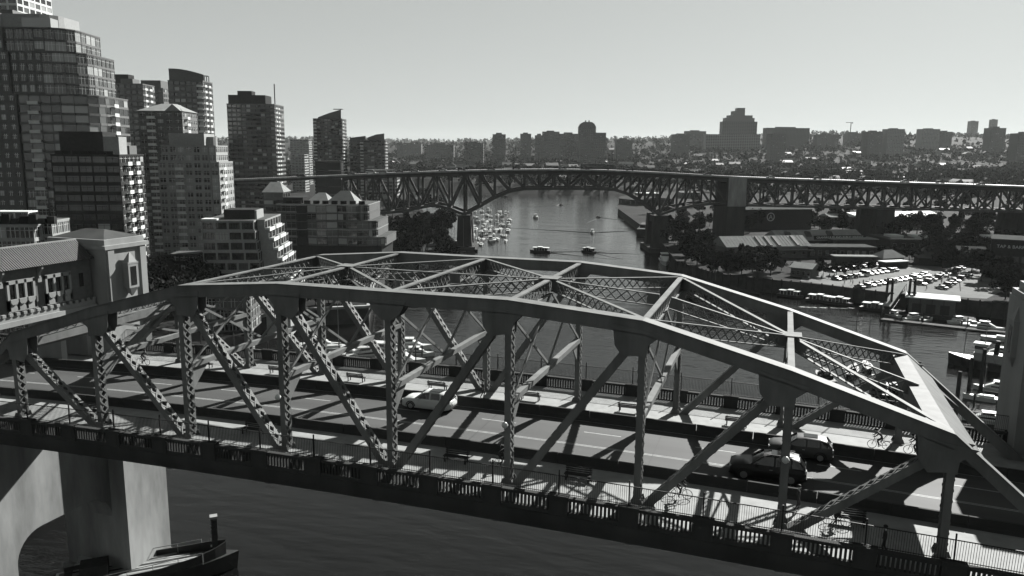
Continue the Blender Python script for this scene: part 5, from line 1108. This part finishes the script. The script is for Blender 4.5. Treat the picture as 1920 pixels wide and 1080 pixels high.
        MB().box(-L_*.3,L_*.25,-B_*.35,B_*.35,H_*1.6+.25,H_*1.6+2.4).build('cargo', TIMBER, t); MB().tube((L_*.35,0,H_*1.6),(L_*.1,0,H_*1.6+8),.15,.1,6).build('derrick', IRON, t)
    elif kind == 'dinghy':
        place(hull(L_,B_*1.2,H_*1.3,M_), 'hull', t); MB().box(-L_*.1,L_*.1,-B_*.4,B_*.4,H_*1.1,H_*1.1+.9).build('console', GREY, t); MB().box(-L_*.52,-L_*.46,-.25,.25,.1,H_*2.4).build('outboard_motor', BLACK, t)
NAMES = dict(cruiser='motor_cruiser', sail='sailboat', ferry='passenger_ferry', tug='workboat', barge='barge', dinghy='motor_dinghy')
PROTO = {}
def boat(px, py, kind, L_, rz, label, M_=None, group=None, dz=0):
    p = onz(px, py, WZ); M_ = M_ or HULL_W; key = (kind, L_, M_.name)
    if key in PROTO:
        t = ctree(PROTO[key]); t.location = (p[0],p[1],WZ+dz); t.rotation_euler = (0,0,rz); t['label'] = label
        if group: t['group'] = group
        elif 'group' in t: del t['group']
        return t
    t = thing(NAMES[kind], label, 'ferry' if kind == 'ferry' else ('sailboat' if kind == 'sail' else 'boat'), (p[0],p[1],WZ+dz), rz, group); boat_parts(t, kind, L_, M_); PROTO[key] = t; return t
VW = math.atan2(FH[1], FH[0])     # heading straight away from the viewer
boat(1013, 473, 'ferry', 11, VW+1.35, 'dark roofed ferry crossing left in mid channel', HULL_D)
boat(1103, 473, 'ferry', 8.5, VW+.9, 'small dark passenger boat right of the dark ferry in mid channel', HULL_D)
boat(1111, 437, 'cruiser', 8.5, VW+math.pi, 'white cruiser heading to the viewer with a wide wake', HULL_W)
boat(1005, 409, 'cruiser', 11, VW+math.pi+.25, 'white motor cruiser in the left of the channel beyond the bridge line', HULL_W)
boat(1121, 408, 'dinghy', 7, VW+.2, 'small dark launch in the right of the channel heading away', HULL_D)
boat(1053, 385, 'dinghy', 7, VW-.4, 'tiny dark launch beneath the middle of the far bridge', HULL_D)
boat(945, 369, 'dinghy', 8, VW-1.2, 'tiny dark boat near the left arch of the far bridge', HULL_D)
boat(1211, 440, 'barge', 30, VW+2.9, 'large dark barge moored by the right-hand bridge pier', HULL_D)
boat(1246, 494, 'cruiser', 17, VW+math.pi-.1, 'big white cruise yacht moored at the island tip', HULL_W)
for px, py, k in ((1482,557,0),(1537,566,1),(1573,571,2),(1640,582,3)): boat(px, py, 'ferry', 9.5, R_(-20), ('leftmost of the four white-roofed ferries along the quay','second white-roofed ferry from the left along the quay','third white-roofed ferry from the left along the quay','white-roofed ferry beside the gangway')[k], HULL_D, 'little ferries along the quay')
boat(1845, 692, 'tug', 16, R_(160), 'old dark-hulled workboat with white upperworks at right', HULL_D)
for k, (px, py, kd, l, a, lb) in enumerate([(1672,592,'cruiser',7,2.2,'small white motorboat at the foot of the gangway'),(1715,600,'cruiser',8,.6,'white motorboat left of the dock pavilion float'),(1738,602,'dinghy',6,.9,'white dinghy beside the dock pavilion'),(1800,606,'cruiser',8,.5,'white motorboat right of the dock pavilion'),(1825,612,'dinghy',7,.2,'white dinghy right of the dock pavilion motorboat'),(1850,618,'cruiser',9,-.3,'white cruiser moored farthest right along the quay'),(1880,640,'sail',11,-.2,'sailboat moored at the right edge behind the workboat'),
    (1872,668,'cruiser',9,2.9,'white cabin cruiser behind the dark workboat'),(1850,752,'sail',9,3.0,'sailboat with dark boom in the right-hand marina'),(1846,792,'cruiser',8,3.05,'long white cruiser lowest in the right-hand marina'),(1868,735,'cruiser',9,2.9,'white cruiser at the back of the right-hand marina')]):
    boat(px, py, kd, l, a, lb)
rnd = random.Random(9)
# sailboat marina left of the channel beyond the far bridge pier
for k in range(52):
    r_, c = divmod(k, 7); py = 398+r_*9+rnd.uniform(-2,2); px = 892+c*10+rnd.uniform(-4,4)-max(0,(py-430))*.3; kd = rnd.choice(('sail','sail','cruiser'))
    boat(px, py, kd, rnd.choice((9,11,13)), VW+rnd.choice((.1,3.2))+rnd.uniform(-.15,.15), 'white sailboat moored in the crowded marina beyond the pier' if kd == 'sail' else 'white cruiser moored in the crowded marina beyond the pier', HULL_W, 'boats in the marina beyond the pier')
for k in range(14):
    px, py = 815+rnd.uniform(0,60), 455+rnd.uniform(0,28); boat(px, py, 'sail', rnd.choice((9,11,13)), VW+rnd.uniform(-.3,.3)+1.5, 'sailboat moored below the left bank in front of the pier', HULL_D if k % 3 else HULL_W, 'sailboats below the left bank')
# white boats moored below the sea wall, through the truss
for k, (px, py) in enumerate([(600,652),(628,660),(655,668),(690,672),(720,668),(745,662),(770,655),(640,690),(680,694),(715,690),(750,682),(782,668)]):
    boat(px, py, 'sail' if k % 4 == 1 else 'cruiser', (11,13,9)[k%3], R_(20)+rnd.uniform(-.3,.3), ('white sailboat, ' if k % 4 == 1 else 'white cruiser, ')+ORD[k]+' of those moored below the sea wall seen through the truss', HULL_W, 'boats moored below the sea wall')
# marina under the right end of the bridge
for k, (px, py) in enumerate([(1545,712),(1598,700),(1645,735),(1625,690),(1680,742)]):
    boat(px, py, 'sail' if k % 2 else 'cruiser', (9,11,13)[k%3], R_(100)+rnd.uniform(-.4,.4), ORD[k]+(' sailboat' if k % 2 else ' dark cruiser')+' moored behind the right end of the truss', HULL_D, 'boats moored behind the right end of the truss')
# anchored boats far left beyond the bridge
for k, (px, py) in enumerate([(880,352),(905,348),(935,350),(872,345),(925,344),(890,359),(820,350),(848,346)]): boat(px, py, 'sail', 11, rnd.uniform(0,6), 'tiny boat anchored on the far water behind the bridge', HULL_D, 'boats anchored on the far water')
for k in range(16): boat(1020+k*11+rnd.uniform(-4,4), 360+rnd.uniform(-1,2), 'cruiser', 11, VW+1.5, 'tiny boat along the far shore docks', HULL_D if k % 2 else HULL_W, 'boats along the far shore')
# docks
def dock(p, q, w_, label):
    a, b2 = onz(*p, WZ), onz(*q, WZ); t = thing('floating_dock', label, 'dock', (a[0],a[1],WZ)); d = b2-a; d[2] = 0
    MB().beam((0,0,.25), d+(0,0,.25), w_, .6).build('walkway', TIMBER, t); n_ = max(2, int(np.linalg.norm(d)/12))
    for k in range(n_+1): q_ = d*k/n_+np.array([-d[1],d[0],0])/np.linalg.norm(d)*(w_/2+.25); MB().tube(q_+(0,0,-2),q_+(0,0,3.6),.2,.18,7).build('pile', TIMBER, t)
dock((590,672),(790,676),2.4,'timber float beneath the sea wall boats'); dock((885,470),(955,402),2.5,'long timber float through the crowded marina'); dock((800,478),(880,472),2.5,'timber float in front of the left bank pier'); dock((1300,525),(1428,552),2.6,'pale-edged float along the island tip'); dock((1535,735),(1690,755),2.4,'timber float behind the right end of the truss'); dock((1815,770),(1900,800),2.4,'timber float in the right-hand marina'); dock((1650,600),(1900,628),3,'timber float of the ferry landing')
for px, py, hh in ((1815,745,9),(1793,765,8),(1838,735,10)):
    p = onz(px, py, WZ); tag(MB().tube((0,0,-3),(0,0,hh),.45,.4,9).build('mooring_pile', TIMBER, None, (p[0],p[1],WZ)), {1815:'tall dark mooring pile in the middle of three at right',1793:'leftmost dark mooring pile of three at right',1838:'rightmost dark mooring pile of three at right'}[px], 'pile')
# old wooden vessel and launch at the near pier, lower left
p = onz(335, 1075, WZ); t = thing('wooden_vessel', 'old dark wooden vessel with planked deck beside the near pier', 'boat', (p[0]-1.5,p[1]-3,WZ), R_(42)); place(hull(20,5.6,2.2,HULL_D,2.4,.8,.04), 'hull', t)
for k in range(11): MB().box(-8.5,6.8-abs(k-5)*.75,-2.1+k*.4,-1.78+k*.4,2.3,2.38).build('deck_plank', CREAM if k % 3 else TIMBER, t)  # cream planks put sunlit highlights into the deck colour
MB().box(-7.5,-4.5,-1.2,1.2,2.39,4.0).build('deckhouse', TIMBER, t); MB().box(7.2,7.9,-.35,.35,2.4,7.2).build('stem_post', TIMBER, t); MB().box(7.1,8.0,-.45,.45,7.2,7.5).build('stem_cap', CREAM, t)
for k in range(4): MB().box(7.02,7.19,-.1,.1,3.4+k*.9,3.6+k*.9).build('stem_light', WHITE, t)  # white blocks standing in for the lights on the stem post
for sy in (-1, 1):
    MB().tube((-8,sy*2.6,3.1),(6,sy*1.9,3.7),.05,.05,5).build('rail', CREAM, t); MB().loft([[(x,sy*y_,2.25),(x,sy*(y_-.12),2.25),(x,sy*(y_-.12),2.85+z_),(x,sy*y_,2.85+z_)] for x, y_, z_ in ((-9.5,2.3,0),(-5,2.72,0),(1,2.62,.1),(5,1.95,.4),(7.5,1.15,.8),(8.8,.35,1.1))]).build('bulwark', HULL_D, t)
    for k in range(6): MB().tube((-8+k*2.8,sy*(2.6-.12*k),2.2),(-8+k*2.8,sy*(2.6-.12*k),3.1+.12*k),.04,.04,5).build('stanchion', CREAM, t)
p = onz(195, 1072, WZ); t = boat(190, 1085, 'cruiser', 10, R_(40), 'white launch at the bottom left beside the arched pier')
# wakes: low ridges on the water
def wake(px, py, hd, ln, spread, label):
    p = onz(px, py, WZ); b_ = MB()
    for s in (-1, 1):
        ang = hd+math.pi+s*spread; n_ = 14; pts = []
        for k in range(n_+1): l = ln*k/n_; w_ = .35+1.1*k/n_; a2 = ang+s*.12*math.sin(k/n_*2.2); c = np.array([p[0]+math.cos(a2)*l, p[1]+math.sin(a2)*l]); nr = np.array([-math.sin(a2), math.cos(a2)])*w_; hgt = .32*(1-k/n_*.75); pts.append([(c[0]-nr[0],c[1]-nr[1],WZ-.05),(c[0]+nr[0],c[1]+nr[1],WZ-.05),(c[0]+nr[0]*.15,c[1]+nr[1]*.15,WZ+hgt)])
        b_.loft(pts)
    o = b_.build('wake', WM, kind='stuff'); o['label'] = label
wake(1111, 437, VW+math.pi, 95, .95, 'wide V-shaped wake of the white cruiser'); wake(1013, 473, VW+1.35, 45, .3, 'wake of the dark ferry'); wake(1121, 408, VW+.2, 60, .35, 'wake of the small dark launch at right'); wake(1053, 385, VW-.4, 70, .3, 'wake of the tiny launch beneath the far bridge'); wake(1103, 473, VW+.9, 30, .3, 'wake of the small passenger boat')
FOAM = mat('foam', .3, .8, 1.5, .5)
for lb, pts in (('broken foam line on the water below the ferries', [(1510,576),(1530,577),(1548,577.5),(1566,578),(1584,578.5),(1600,578)]),):
    b_ = MB()
    for (x, y) in pts:
        p = onz(x, y, WZ); 
        for q in range(2): b_.loft([[(p[0]+rnd.uniform(-1,1)+math.cos(a)*1.1*rr+q*.8-1, p[1]+rnd.uniform(-.2,.2)+math.sin(a)*.35*rr, WZ+z) for a in [k*math.pi/3 for k in range(6)]] for rr, z in ((1,-.04),(.7,.09))])
    o = b_.build('foam', FOAM, kind='stuff'); o['label'] = lb
# ------------------------------------------------------------------ haze
HZ = bpy.data.materials.new('haze_air'); HZ.use_nodes = True; N = HZ.node_tree.nodes; N.clear()
v = N.new('ShaderNodeVolumePrincipled'); v.inputs['Color'].default_value = (.93,.97,.95,1); v.inputs['Density'].default_value = 0.000022; v.inputs['Anisotropy'].default_value = .0
ou = N.new('ShaderNodeOutputMaterial'); HZ.node_tree.links.new(v.outputs[0], ou.inputs['Volume'])
o = MB().box(-7900,7900,-7900,7900,-34.5,190).build('haze', HZ, kind='stuff'); o['label'] = 'thin pale haze over the inlet'
